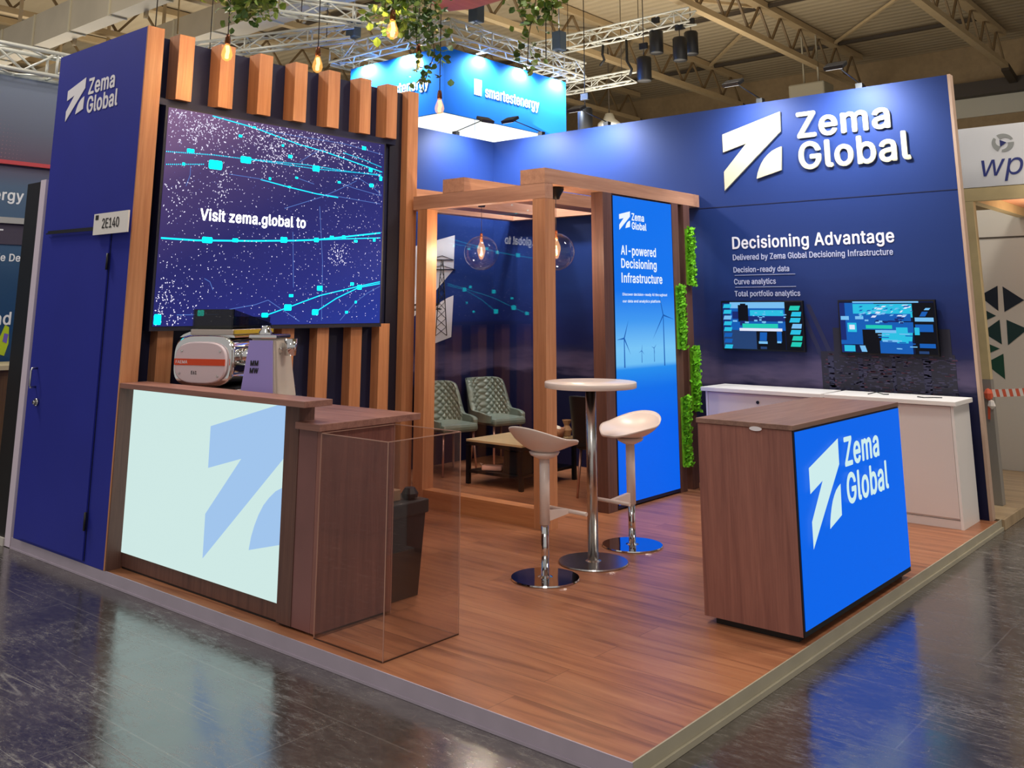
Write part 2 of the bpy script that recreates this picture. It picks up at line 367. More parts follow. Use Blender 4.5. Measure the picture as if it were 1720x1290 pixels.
# grotesque letter shapes: advance width and Bezier outlines per character
GLYPHS = json.loads('''{"-":[453,[[263,244,337,244,337,226,337,207,337,188,263,188,188,188,114,188,114,207,114,226,114,244,188,244]]],".":[188,[[108,-4,95,-4,83,-4,72,0,63,9,54,18,50,28,50,41,50,54,54,65,63,73,72,82,83,87,95,87,108,87,119,82,128,73,137,65,141,54,141,41,141,28,137,18,128,9,119,0]]],"0":[453,[[264,-7,227,-7,189,-7,157,3,130,24,103,45,83,74,69,113,55,152,48,199,48,254,48,309,55,356,69,395,83,434,104,464,130,484,157,505,189,516,227,516,264,516,296,505,323,484,350,464,370,434,384,395,398,356,405,309,405,254,405,199,398,152,384,113,370,74,350,45,323,24,297,3],[202,50,227,50,252,50,273,58,290,74,308,90,321,113,330,144,339,174,344,211,344,254,344,297,339,334,330,365,321,395,308,419,290,435,273,451,252,460,227,460,202,460,180,451,163,435,146,419,132,395,123,365,114,334,109,297,109,254,109,211,114,174,123,144,132,113,146,90,163,74,180,58]]],"1":[453,[[181,0,76,0,76,18,76,36,76,55,181,55,286,55,391,55,391,36,391,18,391,0,286,0],[250,509,276,509,276,339,276,170,276,0,255,0,234,0,212,0,212,149,212,299,212,448,211,448,210,448,209,448,168,418,127,388,86,358,86,381,86,404,86,427,123,454,161,481,198,509,224,509]]],"2":[453,[[172,0,64,0,64,16,64,32,64,47,121,108,177,168,234,229,254,249,270,267,282,282,295,298,304,313,311,327,317,341,320,356,320,371,320,390,316,405,308,419,299,432,288,442,273,449,259,456,242,460,224,460,204,460,187,456,172,447,158,439,147,428,139,413,131,399,127,382,127,362,107,362,86,362,66,362,66,392,72,419,86,442,100,465,119,483,143,496,167,509,194,516,225,516,255,516,282,509,306,497,329,484,348,467,361,445,374,424,381,399,381,372,381,354,378,335,371,318,364,300,353,280,336,259,319,237,296,211,267,180,229,140,191,100,153,60,153,59,153,58,153,57,231,57,310,57,389,57,389,38,389,19,389,0,281,0]]],"4":[453,[[164,105,40,105,40,123,40,141,40,158,109,275,178,392,247,509,268,509,289,509,311,509,243,394,176,280,109,166,109,165,109,164,109,163,210,163,312,163,413,163,413,144,413,125,413,105,289,105],[302,0,282,0,282,40,282,81,282,121,282,130,282,138,282,146,282,203,282,260,282,318,302,318,322,318,343,318,343,212,343,106,343,0,322,0]]],"6":[453,[[258,-7,226,-7,195,-7,167,0,142,15,118,29,98,49,84,74,71,100,64,129,64,162,64,186,69,212,80,239,91,266,110,300,137,340,176,396,214,453,252,509,276,509,299,509,322,509,265,426,208,344,151,261,149,261,147,261,145,261,150,271,157,280,165,288,174,296,184,302,196,307,207,312,221,314,235,314,266,314,293,308,316,295,339,282,357,263,370,240,382,216,389,189,389,157,389,125,382,97,368,73,354,48,334,28,310,14,286,0],[207,48,226,48,246,48,264,53,279,63,294,72,306,85,314,101,323,118,327,136,327,157,327,178,323,197,314,213,306,230,294,242,279,251,264,261,246,265,226,265,207,265,189,261,174,252,159,243,147,230,138,214,129,198,125,179,125,158,125,137,129,118,138,102,147,85,159,72,174,63,189,53]]],"A":[480,[[39,0,16,0,78,170,140,339,201,509,226,509,251,509,276,509,338,339,401,170,463,0,440,0,418,0,395,0,359,101,323,202,287,302,281,321,273,344,264,372,255,400,245,435,232,478,236,478,241,478,245,478,233,435,222,399,213,371,204,343,196,320,191,302,155,202,120,101,85,0,62,0],[197,142,110,142,110,161,110,180,110,199,197,199,283,199,370,199,370,180,370,161,370,142,283,142]]],"C":[510,[[293,-7,267,-7,223,-7,184,4,150,25,116,46,89,76,70,115,50,154,40,201,40,254,40,308,50,354,70,393,89,432,116,462,150,484,184,505,223,516,267,516,293,516,317,512,340,504,363,497,384,486,402,471,420,457,436,439,448,418,460,398,468,374,473,348,451,348,430,348,408,348,404,366,398,381,389,395,381,408,370,419,357,428,345,438,331,444,315,449,300,454,284,456,267,456,236,456,208,448,184,432,159,417,139,394,125,364,111,334,103,297,103,254,103,211,111,175,125,145,140,115,159,92,184,76,209,61,236,53,267,53,284,53,300,55,315,60,331,65,345,71,357,81,370,90,381,101,389,114,398,128,404,143,408,160,430,160,451,160,473,160,469,135,460,111,448,91,436,70,421,52,402,38,384,23,363,12,341,5,318,-3]]],"D":[502,[[271,0,219,0,178,0,137,0,96,0,96,19,96,38,96,57,136,57,175,57,215,57,256,57,291,65,318,81,345,97,366,119,379,149,392,179,399,214,399,255,399,296,392,331,379,361,366,390,346,412,320,428,293,444,260,452,221,452,178,452,136,452,93,452,93,471,93,490,93,509,137,509,181,509,225,509,275,509,317,499,353,478,388,458,415,429,433,391,452,353,462,308,462,255,462,202,452,157,433,119,414,81,387,51,351,31,314,10],[103,509,125,509,125,339,125,170,125,0,103,0,82,0,60,0,60,170,60,339,60,509,82,509]]],"E":[419,[[165,0,60,0,60,170,60,339,60,509,164,509,268,509,372,509,372,490,372,471,372,452,290,452,207,452,125,452,125,396,125,341,125,286,202,286,278,286,355,286,355,267,355,248,355,229,278,229,202,229,125,229,125,172,125,114,125,57,208,57,292,57,375,57,375,38,375,19,375,0,270,0]]],"F":[410,[[82,0,60,0,60,170,60,339,60,509,163,509,266,509,369,509,369,490,369,471,369,452,288,452,206,452,125,452,125,394,125,336,125,278,198,278,272,278,346,278,346,259,346,240,346,221,272,221,198,221,125,221,125,147,125,74,125,0,103,0]]],"G":[520,[[309,-7,269,-7,223,-7,184,4,149,25,115,46,88,77,69,116,50,155,40,201,40,254,40,308,50,354,69,393,88,432,115,462,149,484,183,505,221,516,265,516,292,516,317,512,340,504,364,496,385,484,403,469,422,454,437,437,449,416,461,396,470,373,474,349,452,349,430,349,408,349,403,365,396,380,387,393,379,406,368,417,356,427,344,436,330,444,315,448,300,453,283,456,265,456,235,456,208,448,183,432,159,417,139,394,125,364,111,334,103,297,103,254,103,211,111,175,125,145,140,115,159,92,184,76,209,61,237,53,269,53,297,53,323,59,345,71,367,83,384,101,396,123,409,146,415,172,415,202,421,201,428,200,434,199,384,199,333,199,283,199,283,218,283,237,283,256,348,256,413,256,478,256,478,237,478,219,478,200,478,158,469,122,451,91,433,60,408,36,377,19,345,2]]],"I":[300,[[111,0,31,0,31,19,31,38,31,57,60,57,89,57,118,57,118,189,118,320,118,452,89,452,60,452,31,452,31,471,31,490,31,509,111,509,190,509,269,509,269,490,269,471,269,452,240,452,212,452,183,452,183,320,183,189,183,57,212,57,240,57,269,57,269,38,269,19,269,0,190,0]]],"K":[467,[[146,189,104,145,104,169,104,193,104,216,116,232,128,247,139,261,151,275,162,290,174,303,187,317,199,331,212,344,262,399,313,454,364,509,392,509,420,509,448,509,376,431,304,353,231,276,230,276,229,276,228,276,187,233],[82,0,60,0,60,170,60,339,60,509,82,509,103,509,125,509,125,451,125,392,125,334,124,298,124,261,124,225,124,214,124,204,125,193,125,129,125,64,125,0,103,0],[398,0,372,0,311,86,249,173,188,259,201,276,215,293,228,309,302,206,375,103,449,0,423,0]]],"M":[628,[[81,0,60,0,60,170,60,339,60,509,91,509,121,509,152,509,193,402,235,294,277,187,280,180,284,170,287,159,291,148,295,136,299,123,303,110,307,97,311,84,315,71,319,59,322,49,317,49,312,49,307,49,310,59,314,70,318,83,322,95,326,108,330,121,334,134,338,147,342,158,346,170,349,179,352,187,394,294,435,402,476,509,507,509,537,509,568,509,568,339,568,170,568,0,547,0,525,0,504,0,504,97,504,194,504,291,504,302,504,314,504,327,505,340,505,354,505,369,505,383,506,398,506,413,506,428,507,443,507,457,509,457,511,457,513,457,508,441,503,426,498,409,492,393,487,378,482,363,477,348,472,334,467,322,463,309,459,299,456,291,418,194,380,97,342,0,323,0,305,0,286,0,248,97,209,194,170,291,167,299,163,309,159,321,155,333,150,346,145,361,140,376,135,391,129,408,124,424,118,441,112,457,114,457,117,457,119,457,119,444,120,431,120,416,120,401,121,387,121,372,121,357,121,342,122,328,122,315,122,302,122,291,122,194,122,97,122,0,101,0]]],"R":[449,[[82,0,60,0,60,170,60,339,60,509,119,509,177,509,236,509,275,509,307,502,333,489,359,475,378,457,390,433,403,410,409,382,409,352,409,321,403,295,390,271,378,248,359,230,333,217,307,204,275,198,236,198,189,198,143,198,96,198,96,217,96,236,96,255,142,255,188,255,234,255,260,255,281,259,298,267,314,275,326,286,334,300,341,315,345,332,345,352,345,372,341,390,334,405,326,420,314,431,298,440,281,448,259,452,233,452,197,452,161,452,125,452,125,301,125,151,125,0,103,0],[378,0,353,0,312,76,271,153,230,229,254,229,279,229,303,229,344,153,386,76,428,0,403,0]]],"T":[449,[[85,452,32,452,32,471,32,490,32,509,160,509,288,509,417,509,417,490,417,471,417,452,363,452,310,452,257,452,257,301,257,151,257,0,235,0,214,0,193,0,193,151,193,301,193,452,139,452]]],"V":[480,[[229,0,204,0,141,170,79,339,16,509,39,509,62,509,84,509,120,408,156,307,192,206,198,189,206,166,215,137,224,109,235,73,248,31,243,31,239,31,235,31,247,74,258,110,267,138,276,166,284,189,290,206,325,307,360,408,395,509,417,509,440,509,463,509,401,339,340,170,278,0,253,0]]],"W":[686,[[180,0,155,0,109,170,63,339,16,509,38,509,60,509,82,509,109,404,136,300,163,196,168,179,172,163,175,145,179,128,183,111,187,94,190,76,194,58,197,40,194,40,192,40,189,40,193,58,196,76,200,94,203,111,207,128,211,145,215,163,220,179,224,196,251,300,279,404,306,509,331,509,355,509,380,509,407,404,434,300,462,196,466,179,470,163,474,145,478,128,482,111,486,94,490,76,494,58,497,40,494,40,491,40,488,40,492,58,495,76,499,94,502,111,506,128,510,145,515,163,519,179,523,196,550,300,576,404,603,509,625,509,647,509,670,509,623,339,577,170,530,0,505,0,480,0,455,0,426,108,397,215,368,323,362,344,357,367,351,391,346,416,341,444,336,475,341,475,345,475,350,475,345,445,340,419,335,395,330,371,324,347,318,323,289,215,260,108,230,0,205,0]]],"Z":[438,[[161,0,42,0,42,15,42,31,42,46,119,159,196,272,273,385,284,400,295,415,306,431,318,446,329,461,341,476,343,469,346,461,348,454,327,453,306,453,285,452,264,452,244,452,223,452,162,452,101,452,40,452,40,471,40,490,40,509,159,509,278,509,397,509,397,493,397,477,397,462,321,351,245,240,169,129,158,113,146,97,134,81,122,65,110,49,97,33,95,40,93,47,90,54,111,55,132,56,152,57,173,57,193,57,214,57,276,57,338,57,399,57,399,38,399,19,399,0,280,0]]],"a":[389,[[182,-9,160,-9,136,-9,114,-4,94,5,75,14,59,27,48,45,36,62,30,83,30,108,30,130,35,147,43,161,52,175,63,185,78,193,92,201,108,207,125,211,143,215,160,218,178,220,201,223,219,225,234,227,248,228,258,231,265,235,272,239,276,245,276,255,276,255,276,256,276,257,276,272,273,286,267,297,261,308,252,316,240,322,228,328,213,331,196,331,178,331,162,328,149,322,136,317,126,309,118,301,110,292,104,283,100,274,80,280,61,285,41,291,50,314,62,332,79,346,95,360,113,369,133,375,153,381,173,384,194,384,208,384,223,383,239,379,255,376,271,370,286,360,301,351,313,338,322,320,332,303,337,280,337,251,337,168,337,84,337,0,317,0,297,0,277,0,277,17,277,35,277,52,275,52,274,52,272,52,268,43,261,34,252,25,243,15,230,7,215,1,200,-5],[155,45,170,45,193,45,212,50,228,59,243,68,255,79,263,93,271,107,276,122,276,138,276,155,276,173,276,190,273,187,268,184,259,182,251,180,242,178,231,176,221,174,210,172,200,171,190,170,182,169,175,168,161,166,147,163,134,159,121,154,111,148,103,139,96,131,92,119,92,105,92,92,95,81,102,72,109,63,118,57,130,52,142,48]]],"b":[424,[[261,-8,229,-8,206,-8,187,-4,172,4,158,12,146,21,138,31,129,42,123,51,118,59,116,59,114,59,112,59,112,39,112,20,112,0,92,0,72,0,53,0,53,170,53,339,53,509,73,509,93,509,114,509,114,446,114,382,114,319,115,319,117,319,118,319,123,327,129,336,137,346,145,356,157,365,171,373,186,381,205,384,229,384,261,384,289,376,313,361,337,345,356,322,370,293,383,263,390,229,390,189,390,149,383,114,370,84,356,55,337,32,313,16,289,0],[197,47,220,47,244,47,263,53,279,66,295,78,308,95,316,117,324,138,328,162,328,189,328,216,324,240,316,261,308,282,296,299,280,311,264,324,244,330,220,330,197,330,177,324,161,312,145,300,133,284,125,263,117,242,113,217,113,189,113,161,117,136,125,115,133,94,146,77,162,65,178,53]]],"c":[396,[[226,-8,207,-8,173,-8,143,0,117,16,91,33,71,56,56,85,41,114,34,149,34,187,34,227,41,262,56,291,71,321,91,343,117,360,143,376,173,384,207,384,226,384,243,382,260,377,276,372,292,365,305,356,319,347,330,335,340,322,350,309,357,294,362,277,342,272,322,267,303,262,300,272,296,281,290,289,285,297,278,305,270,311,262,317,253,322,242,325,232,328,220,330,207,330,182,330,161,323,145,310,129,297,116,280,108,258,100,237,96,213,96,187,96,162,100,139,108,117,116,96,129,79,145,66,161,53,182,46,207,46,220,46,232,48,243,52,253,55,263,60,271,66,279,72,286,80,292,89,297,97,301,107,304,117,324,112,343,107,363,102,358,85,351,70,341,56,332,43,320,31,306,21,293,12,277,4,261,-1,244,-6]]],"d":[424,[[219,-8,195,-8,164,-8,136,0,111,16,87,32,68,55,55,84,41,114,34,149,34,189,34,229,41,263,55,293,69,322,88,345,112,361,136,376,164,384,196,384,219,384,238,381,253,373,268,365,279,356,287,346,296,336,302,327,306,319,308,319,309,319,311,319,311,382,311,446,311,509,331,509,351,509,372,509,372,339,372,170,372,0,352,0,332,0,313,0,313,20,313,39,313,59,311,59,309,59,307,59,302,51,295,42,287,31,278,21,267,12,252,4,238,-4],[181,47,205,47,227,47,247,53,263,65,279,77,291,94,299,115,308,136,312,161,312,189,312,217,308,242,300,263,292,284,279,300,263,312,247,324,228,330,205,330,181,330,161,324,145,311,129,299,116,282,108,261,100,240,96,216,96,189,96,162,100,138,109,117,117,95,129,78,145,66,161,53]]],"e":[404,[[238,-8,212,-8,175,-8,143,0,117,16,90,33,70,56,56,85,41,114,34,148,34,187,34,226,41,260,55,290,69,319,89,343,115,359,141,376,171,384,205,384,226,384,246,381,266,374,285,367,303,356,319,341,335,326,348,306,357,282,366,258,371,228,371,194,371,186,371,178,371,169,272,169,174,169,75,169,75,187,75,204,75,221,163,221,250,221,338,221,329,215,319,208,310,202,310,227,306,249,298,269,290,288,278,303,263,314,247,325,228,330,205,330,182,330,163,325,146,313,130,302,118,288,109,270,100,251,96,232,96,211,96,200,96,189,96,178,96,150,101,126,110,106,120,87,134,72,151,61,168,51,189,46,212,46,228,46,241,48,254,53,266,57,277,64,285,73,294,82,301,93,306,105,325,101,345,96,365,91,359,71,349,54,335,39,321,24,303,13,283,4,262,-4]]],"f":[254,[[154,379,228,379,228,362,228,344,228,327,154,327,80,327,6,327,6,344,6,362,6,379,80,379],[101,0,81,0,81,144,81,288,81,432,81,453,86,471,96,486,106,500,119,511,135,519,152,526,169,530,187,530,201,530,213,529,222,527,232,525,238,523,243,521,238,503,233,486,227,468,224,470,220,471,215,472,210,473,203,474,195,474,176,474,163,469,154,460,146,451,142,437,142,419,142,279,142,140,142,0,121,0]]],"g":[425,[[238,-151,207,-151,179,-151,155,-147,134,-140,113,-132,96,-123,82,-110,69,-98,58,-84,51,-69,67,-60,84,-50,101,-41,107,-49,113,-57,122,-66,130,-75,141,-82,154,-88,168,-94,186,-97,207,-97,238,-97,263,-90,282,-75,302,-60,311,-37,311,-6,311,19,311,44,311,68,310,68,308,68,306,68,301,60,295,51,287,41,278,32,267,23,252,16,238,8,219,5,195,5,164,5,137,12,113,27,88,41,69,62,55,90,41,118,34,152,34,191,34,230,41,264,55,293,69,322,88,345,112,361,137,376,165,384,196,384,220,384,239,381,253,373,268,365,280,356,288,346,297,336,303,327,308,319,309,319,311,319,313,319,313,339,313,359,313,379,333,379,353,379,372,379,372,250,372,121,372,-9,372,-42,365,-69,350,-90,335,-111,316,-126,291,-136,266,-146],[181,59,205,59,228,59,248,64,264,75,280,86,292,101,300,121,308,141,312,165,312,193,312,220,308,243,300,264,292,284,280,301,264,312,248,324,228,330,205,330,181,330,161,324,145,312,129,299,117,283,109,262,100,242,96,219,96,193,96,166,100,143,109,123,117,103,129,87,145,76,162,65]]],"h":[410,[[114,249,114,227,114,151,114,76,114,0,93,0,73,0,53,0,53,170,53,339,53,509,73,509,93,509,114,509,114,435,114,361,114,287,110,287,106,287,102,287,114,322,131,347,152,362,174,377,199,384,227,384,253,384,276,379,295,369,315,358,330,342,341,321,352,299,357,273,357,240,357,160,357,80,357,0,337,0,316,0,296,0,296,78,296,157,296,235,296,265,288,288,273,304,258,321,237,329,210,329,192,329,175,325,161,317,146,309,135,298,126,283,118,267]]],"i":[167,[[73,0,53,0,53,126,53,253,53,379,73,379,93,379,114,379,114,253,114,126,114,0,93,0],[95,443,84,443,72,443,62,447,54,455,45,462,41,472,41,483,41,494,45,504,54,512,62,520,72,524,84,524,95,524,106,520,114,512,122,504,126,494,126,483,126,472,122,462,114,455,106,447]]],"l":[189,[[147,-2,139,-2,110,-2,88,5,74,20,60,35,53,57,53,84,53,226,53,367,53,509,73,509,93,509,114,509,114,372,114,235,114,99,114,81,116,69,120,62,125,55,133,52,146,52,152,52,157,52,160,53,164,53,167,54,170,54,173,37,177,20,181,3,175,1,169,0,162,-1,154,-2]]],"m":[610,[[73,0,53,0,53,126,53,253,53,379,72,379,92,379,112,379,112,351,112,323,112,295,111,295,109,295,108,295,113,316,121,332,132,346,144,359,157,369,172,376,187,383,203,386,219,386,247,386,270,378,287,361,305,344,316,322,321,295,318,295,315,295,312,295,317,313,325,329,337,343,349,357,364,367,381,375,398,382,416,386,437,386,459,386,479,381,497,372,515,362,530,348,541,328,551,309,557,285,557,255,557,170,557,85,557,0,536,0,516,0,496,0,496,85,496,169,496,254,496,281,488,301,473,313,457,325,439,330,419,330,402,330,387,327,374,320,362,313,352,303,345,290,339,278,335,263,335,247,335,165,335,82,335,0,315,0,295,0,274,0,274,87,274,173,274,260,274,281,267,298,253,311,239,324,221,330,199,330,185,330,171,327,158,320,144,313,134,303,126,289,118,276,114,258,114,238,114,159,114,79,114,0,93,0]]],"n":[410,[[114,249,114,227,114,151,114,76,114,0,93,0,73,0,53,0,53,126,53,253,53,379,72,379,92,379,112,379,112,349,112,318,112,287,109,287,106,287,102,287,114,322,131,347,152,362,174,377,199,384,227,384,253,384,276,379,295,369,314,358,330,342,341,321,352,299,357,273,357,240,357,160,357,80,357,0,337,0,316,0,296,0,296,78,296,157,296,235,296,265,288,288,273,304,258,321,237,329,210,329,192,329,175,325,161,317,146,309,135,298,126,283,118,267]]],"o":[415,[[242,-8,207,-8,173,-8,143,0,117,16,91,33,71,56,56,85,41,114,34,149,34,187,34,227,41,262,56,291,71,321,91,343,117,360,143,376,173,384,207,384,242,384,273,376,299,360,325,343,345,321,359,291,374,262,381,227,381,187,381,149,374,114,359,85,345,56,325,33,299,16,273,0],[182,46,207,46,233,46,254,53,270,66,287,79,299,96,307,117,315,139,319,162,319,187,319,213,315,236,307,258,299,280,287,297,270,310,254,323,233,330,207,330,182,330,161,323,145,310,129,297,116,280,108,258,100,237,96,213,96,187,96,162,100,139,108,117,116,96,129,79,145,66,161,53]]],"p":[424,[[73,-143,53,-143,53,31,53,205,53,379,72,379,92,379,112,379,112,359,112,339,112,319,114,319,116,319,118,319,123,327,129,336,137,346,145,356,157,365,171,373,186,381,205,384,229,384,261,384,289,376,313,361,337,345,356,322,370,293,383,263,390,229,390,189,390,149,383,114,370,84,356,55,337,32,313,16,289,0,261,-8,229,-8,206,-8,187,-4,173,4,158,12,146,21,138,31,130,42,123,51,118,59,117,59,115,59,114,59,114,-8,114,-76,114,-143,93,-143],[197,47,220,47,244,47,263,53,279,66,295,78,308,95,316,117,324,138,328,162,328,189,328,216,324,240,316,261,308,282,296,299,280,311,264,324,244,330,220,330,197,330,177,324,161,312,145,300,133,284,125,263,117,242,113,217,113,189,113,161,117,136,125,115,133,94,146,77,162,65,178,53]]],"r":[259,[[73,0,53,0,53,126,53,253,53,379,72,379,92,379,112,379,112,360,112,340,112,321,113,321,114,321,115,321,122,340,135,355,152,367,170,379,190,385,213,385,218,385,223,385,229,384,235,384,240,384,243,384,243,363,243,343,243,322,242,323,237,323,230,324,223,325,215,326,207,326,189,326,173,322,159,315,145,307,134,297,126,284,118,270,114,255,114,237,114,158,114,79,114,0,93,0]]],"s":[365,[[211,-8,182,-8,156,-8,133,-4,112,3,92,11,75,23,62,38,49,53,40,72,36,94,55,98,74,102,94,107,99,86,109,70,124,60,139,50,158,45,181,45,208,45,229,51,244,62,260,74,268,87,268,103,268,116,263,127,254,136,245,144,231,151,212,155,191,160,170,165,149,170,115,178,89,191,72,208,55,225,47,247,47,274,47,296,53,315,65,332,77,348,94,361,115,370,136,380,160,384,187,384,213,384,235,380,254,372,272,365,287,353,299,339,310,325,319,309,324,290,305,286,287,281,268,277,263,292,255,304,243,316,230,327,212,333,187,333,165,333,146,327,131,317,116,306,109,293,109,277,109,263,114,252,124,243,134,235,150,228,172,223,191,218,210,214,229,209,264,201,290,188,306,171,323,154,331,133,331,107,331,84,325,64,312,47,300,30,282,16,260,6,237,-3]]],"t":[227,[[138,379,204,379,204,362,204,344,204,327,138,327,72,327,6,327,6,344,6,362,6,379,72,379],[65,345,65,471,85,471,106,471,126,471,126,347,126,222,126,98,126,81,129,69,136,61,143,54,154,50,170,50,174,50,179,50,185,51,191,52,197,53,202,54,206,36,209,19,213,2,207,0,200,-2,192,-3,184,-4,176,-4,168,-4,136,-4,110,4,92,21,74,38,65,62,65,93,65,219]]],"u":[410,[[211,-5,182,-5,157,-5,134,0,115,11,95,21,80,37,69,59,58,80,53,107,53,139,53,219,53,299,53,379,73,379,93,379,114,379,114,301,114,222,114,144,114,114,121,91,137,75,152,58,173,50,200,50,218,50,235,54,249,62,264,70,275,81,283,97,292,112,296,131,296,153,296,228,296,304,296,379,316,379,337,379,357,379,357,253,357,126,357,0,337,0,318,0,298,0,298,31,298,61,298,92,301,92,304,92,307,92,295,57,279,32,257,17,235,2]]],"v":[389,[[184,0,163,0,114,126,66,253,17,379,40,379,62,379,84,379,111,305,138,230,165,155,174,132,181,110,187,87,193,64,199,42,206,21,198,21,191,21,184,21,191,42,197,64,203,87,209,110,216,132,224,155,251,230,278,305,305,379,327,379,349,379,371,379,323,253,275,126,226,0,205,0]]],"w":[567,[[158,0,138,0,99,126,61,253,23,379,44,379,66,379,87,379,103,324,118,269,133,214,140,191,147,165,154,137,161,108,168,76,175,41,172,41,168,41,165,41,172,75,179,106,186,135,193,163,199,190,206,214,221,269,237,324,252,379,273,379,295,379,316,379,332,324,347,269,362,214,368,190,375,164,382,136,388,107,395,76,402,41,399,41,395,41,391,41,399,75,406,107,413,135,420,164,427,190,434,214,449,269,465,324,480,379,502,379,523,379,545,379,506,253,468,126,429,0,409,0,389,0,368,0,352,57,335,114,319,172,314,189,309,207,305,225,300,243,295,261,291,280,286,299,281,318,277,338,281,338,286,338,291,338,286,319,281,299,277,280,272,261,267,243,263,225,258,206,253,189,248,172,231,114,215,57,199,0,178,0]]],"y":[389,[[51,-140,47,-139,52,-121,57,-103,61,-86,65,-86,68,-87,71,-87,83,-90,94,-91,104,-89,114,-87,122,-82,130,-74,138,-66,145,-53,151,-36,155,-24,159,-13,163,-1,114,126,66,252,17,379,40,379,62,379,84,379,111,305,138,230,165,155,174,132,181,109,187,87,193,64,199,42,206,21,198,21,191,21,184,21,190,42,196,64,202,87,209,110,216,132,224,155,251,230,278,305,305,379,327,379,349,379,371,379,316,234,260,88,204,-58,196,-78,187,-94,177,-107,166,-120,153,-129,139,-136,125,-142,109,-145,91,-145,81,-145,72,-144,65,-143,57,-142]]],"z":[380,[[141,0,42,0,42,15,42,30,42,46,112,137,183,228,254,320,254,321,254,322,254,323,185,323,117,323,48,323,48,342,48,361,48,379,143,379,238,379,333,379,333,363,333,347,333,331,264,241,195,150,126,60,126,59,126,58,126,56,197,56,268,56,339,56,339,38,339,19,339,0,240,0]]],"\u00fc":[410,[[211,-5,182,-5,157,-5,134,0,115,11,95,21,80,37,69,59,58,80,53,107,53,139,53,219,53,299,53,379,73,379,93,379,114,379,114,301,114,222,114,144,114,114,121,91,137,75,152,58,173,50,200,50,218,50,235,54,249,62,264,70,275,81,283,97,292,112,296,131,296,153,296,228,296,304,296,379,316,379,337,379,357,379,357,253,357,126,357,0,337,0,318,0,298,0,298,31,298,61,298,92,301,92,304,92,307,92,295,57,279,32,257,17,235,2],[288,443,277,443,266,443,256,447,248,455,240,462,236,472,236,483,236,494,240,504,248,512,256,519,266,523,277,523,288,523,298,519,305,512,313,504,317,494,317,483,317,472,313,462,305,455,298,447],[144,443,133,443,122,443,112,447,104,455,97,462,93,472,93,483,93,494,97,504,104,512,112,519,122,523,133,523,144,523,154,519,162,512,170,504,173,494,173,483,173,472,170,462,162,455,154,447]]]," ":[188,[]]}''')
GLYPHS['I'] = [268, [[90, 0, 90, 0, 90, 0, 90, 529, 90, 529, 90, 529, 165, 529, 165, 529, 165, 529, 165, 0, 165, 0, 165, 0]]]
_GC = {}
def glyph(ch):
    # outline sampled from its Beziers, triangulated, kept where the winding is not zero
    if ch in _GC: return _GC[ch]
    cons = []
    for sp in GLYPHS[ch][1]:
        P = [[sp[k + i] / 1000 for i in range(6)] for k in range(0, len(sp), 6)]; out = []
        for p, q in zip(P, P[1:] + P[:1]):
            p0, p1, p2, p3 = (p[2], p[3]), (p[4], p[5]), (q[0], q[1]), (q[2], q[3])
            flat = abs((p1[0] - p0[0]) * (p3[1] - p0[1]) - (p1[1] - p0[1]) * (p3[0] - p0[0])) < 1e-5 and abs((p2[0] - p0[0]) * (p3[1] - p0[1]) - (p2[1] - p0[1]) * (p3[0] - p0[0])) < 1e-5
            for t in ((0,) if flat else (0, .25, .5, .75)):
                u = 1 - t; c = tuple(u ** 3 * p0[i] + 3 * u * u * t * p1[i] + 3 * u * t * t * p2[i] + t ** 3 * p3[i] for i in (0, 1))
                if not out or math.dist(c, out[-1]) > 1e-4: out.append(c)
        if math.dist(out[0], out[-1]) < 1e-4: out.pop()
        cons.append(out)
    vs, es = [], []
    for c in cons:
        n0 = len(vs); vs += [Vector(p) for p in c]; es += [(n0 + i, n0 + (i + 1) % len(c)) for i in range(len(c))]
    if not vs: _GC[ch] = ([], [], []); return _GC[ch]
    ov, oe, of = delaunay_2d_cdt(vs, es, [], 0, 1e-6)[:3]
    keep = []
    for f in of:
        cx, cy = (sum(ov[i][k] for i in f) / len(f) for k in (0, 1)); w = 0
        for c in cons:
            for (x0, y0), (x1, y1) in zip(c, c[1:] + c[:1]):
                if (y0 <= cy) != (y1 <= cy):
                    x = x0 + (cy - y0) / (y1 - y0) * (x1 - x0)
                    if x > cx: w += 1 if y1 > y0 else -1
        if w: keep.append(f if (ov[f[1]][0] - ov[f[0]][0]) * (ov[f[2]][1] - ov[f[0]][1]) > (ov[f[1]][1] - ov[f[0]][1]) * (ov[f[2]][0] - ov[f[0]][0]) else list(f)[::-1])
    cnt = {}
    for f in keep:
        for i in range(len(f)):
            k = (f[i], f[(i + 1) % len(f)]); r = (k[1], k[0])
            if r in cnt: del cnt[r]
            else: cnt[k] = 1
    _GC[ch] = ([(v[0], v[1]) for v in ov], keep, list(cnt)); return _GC[ch]

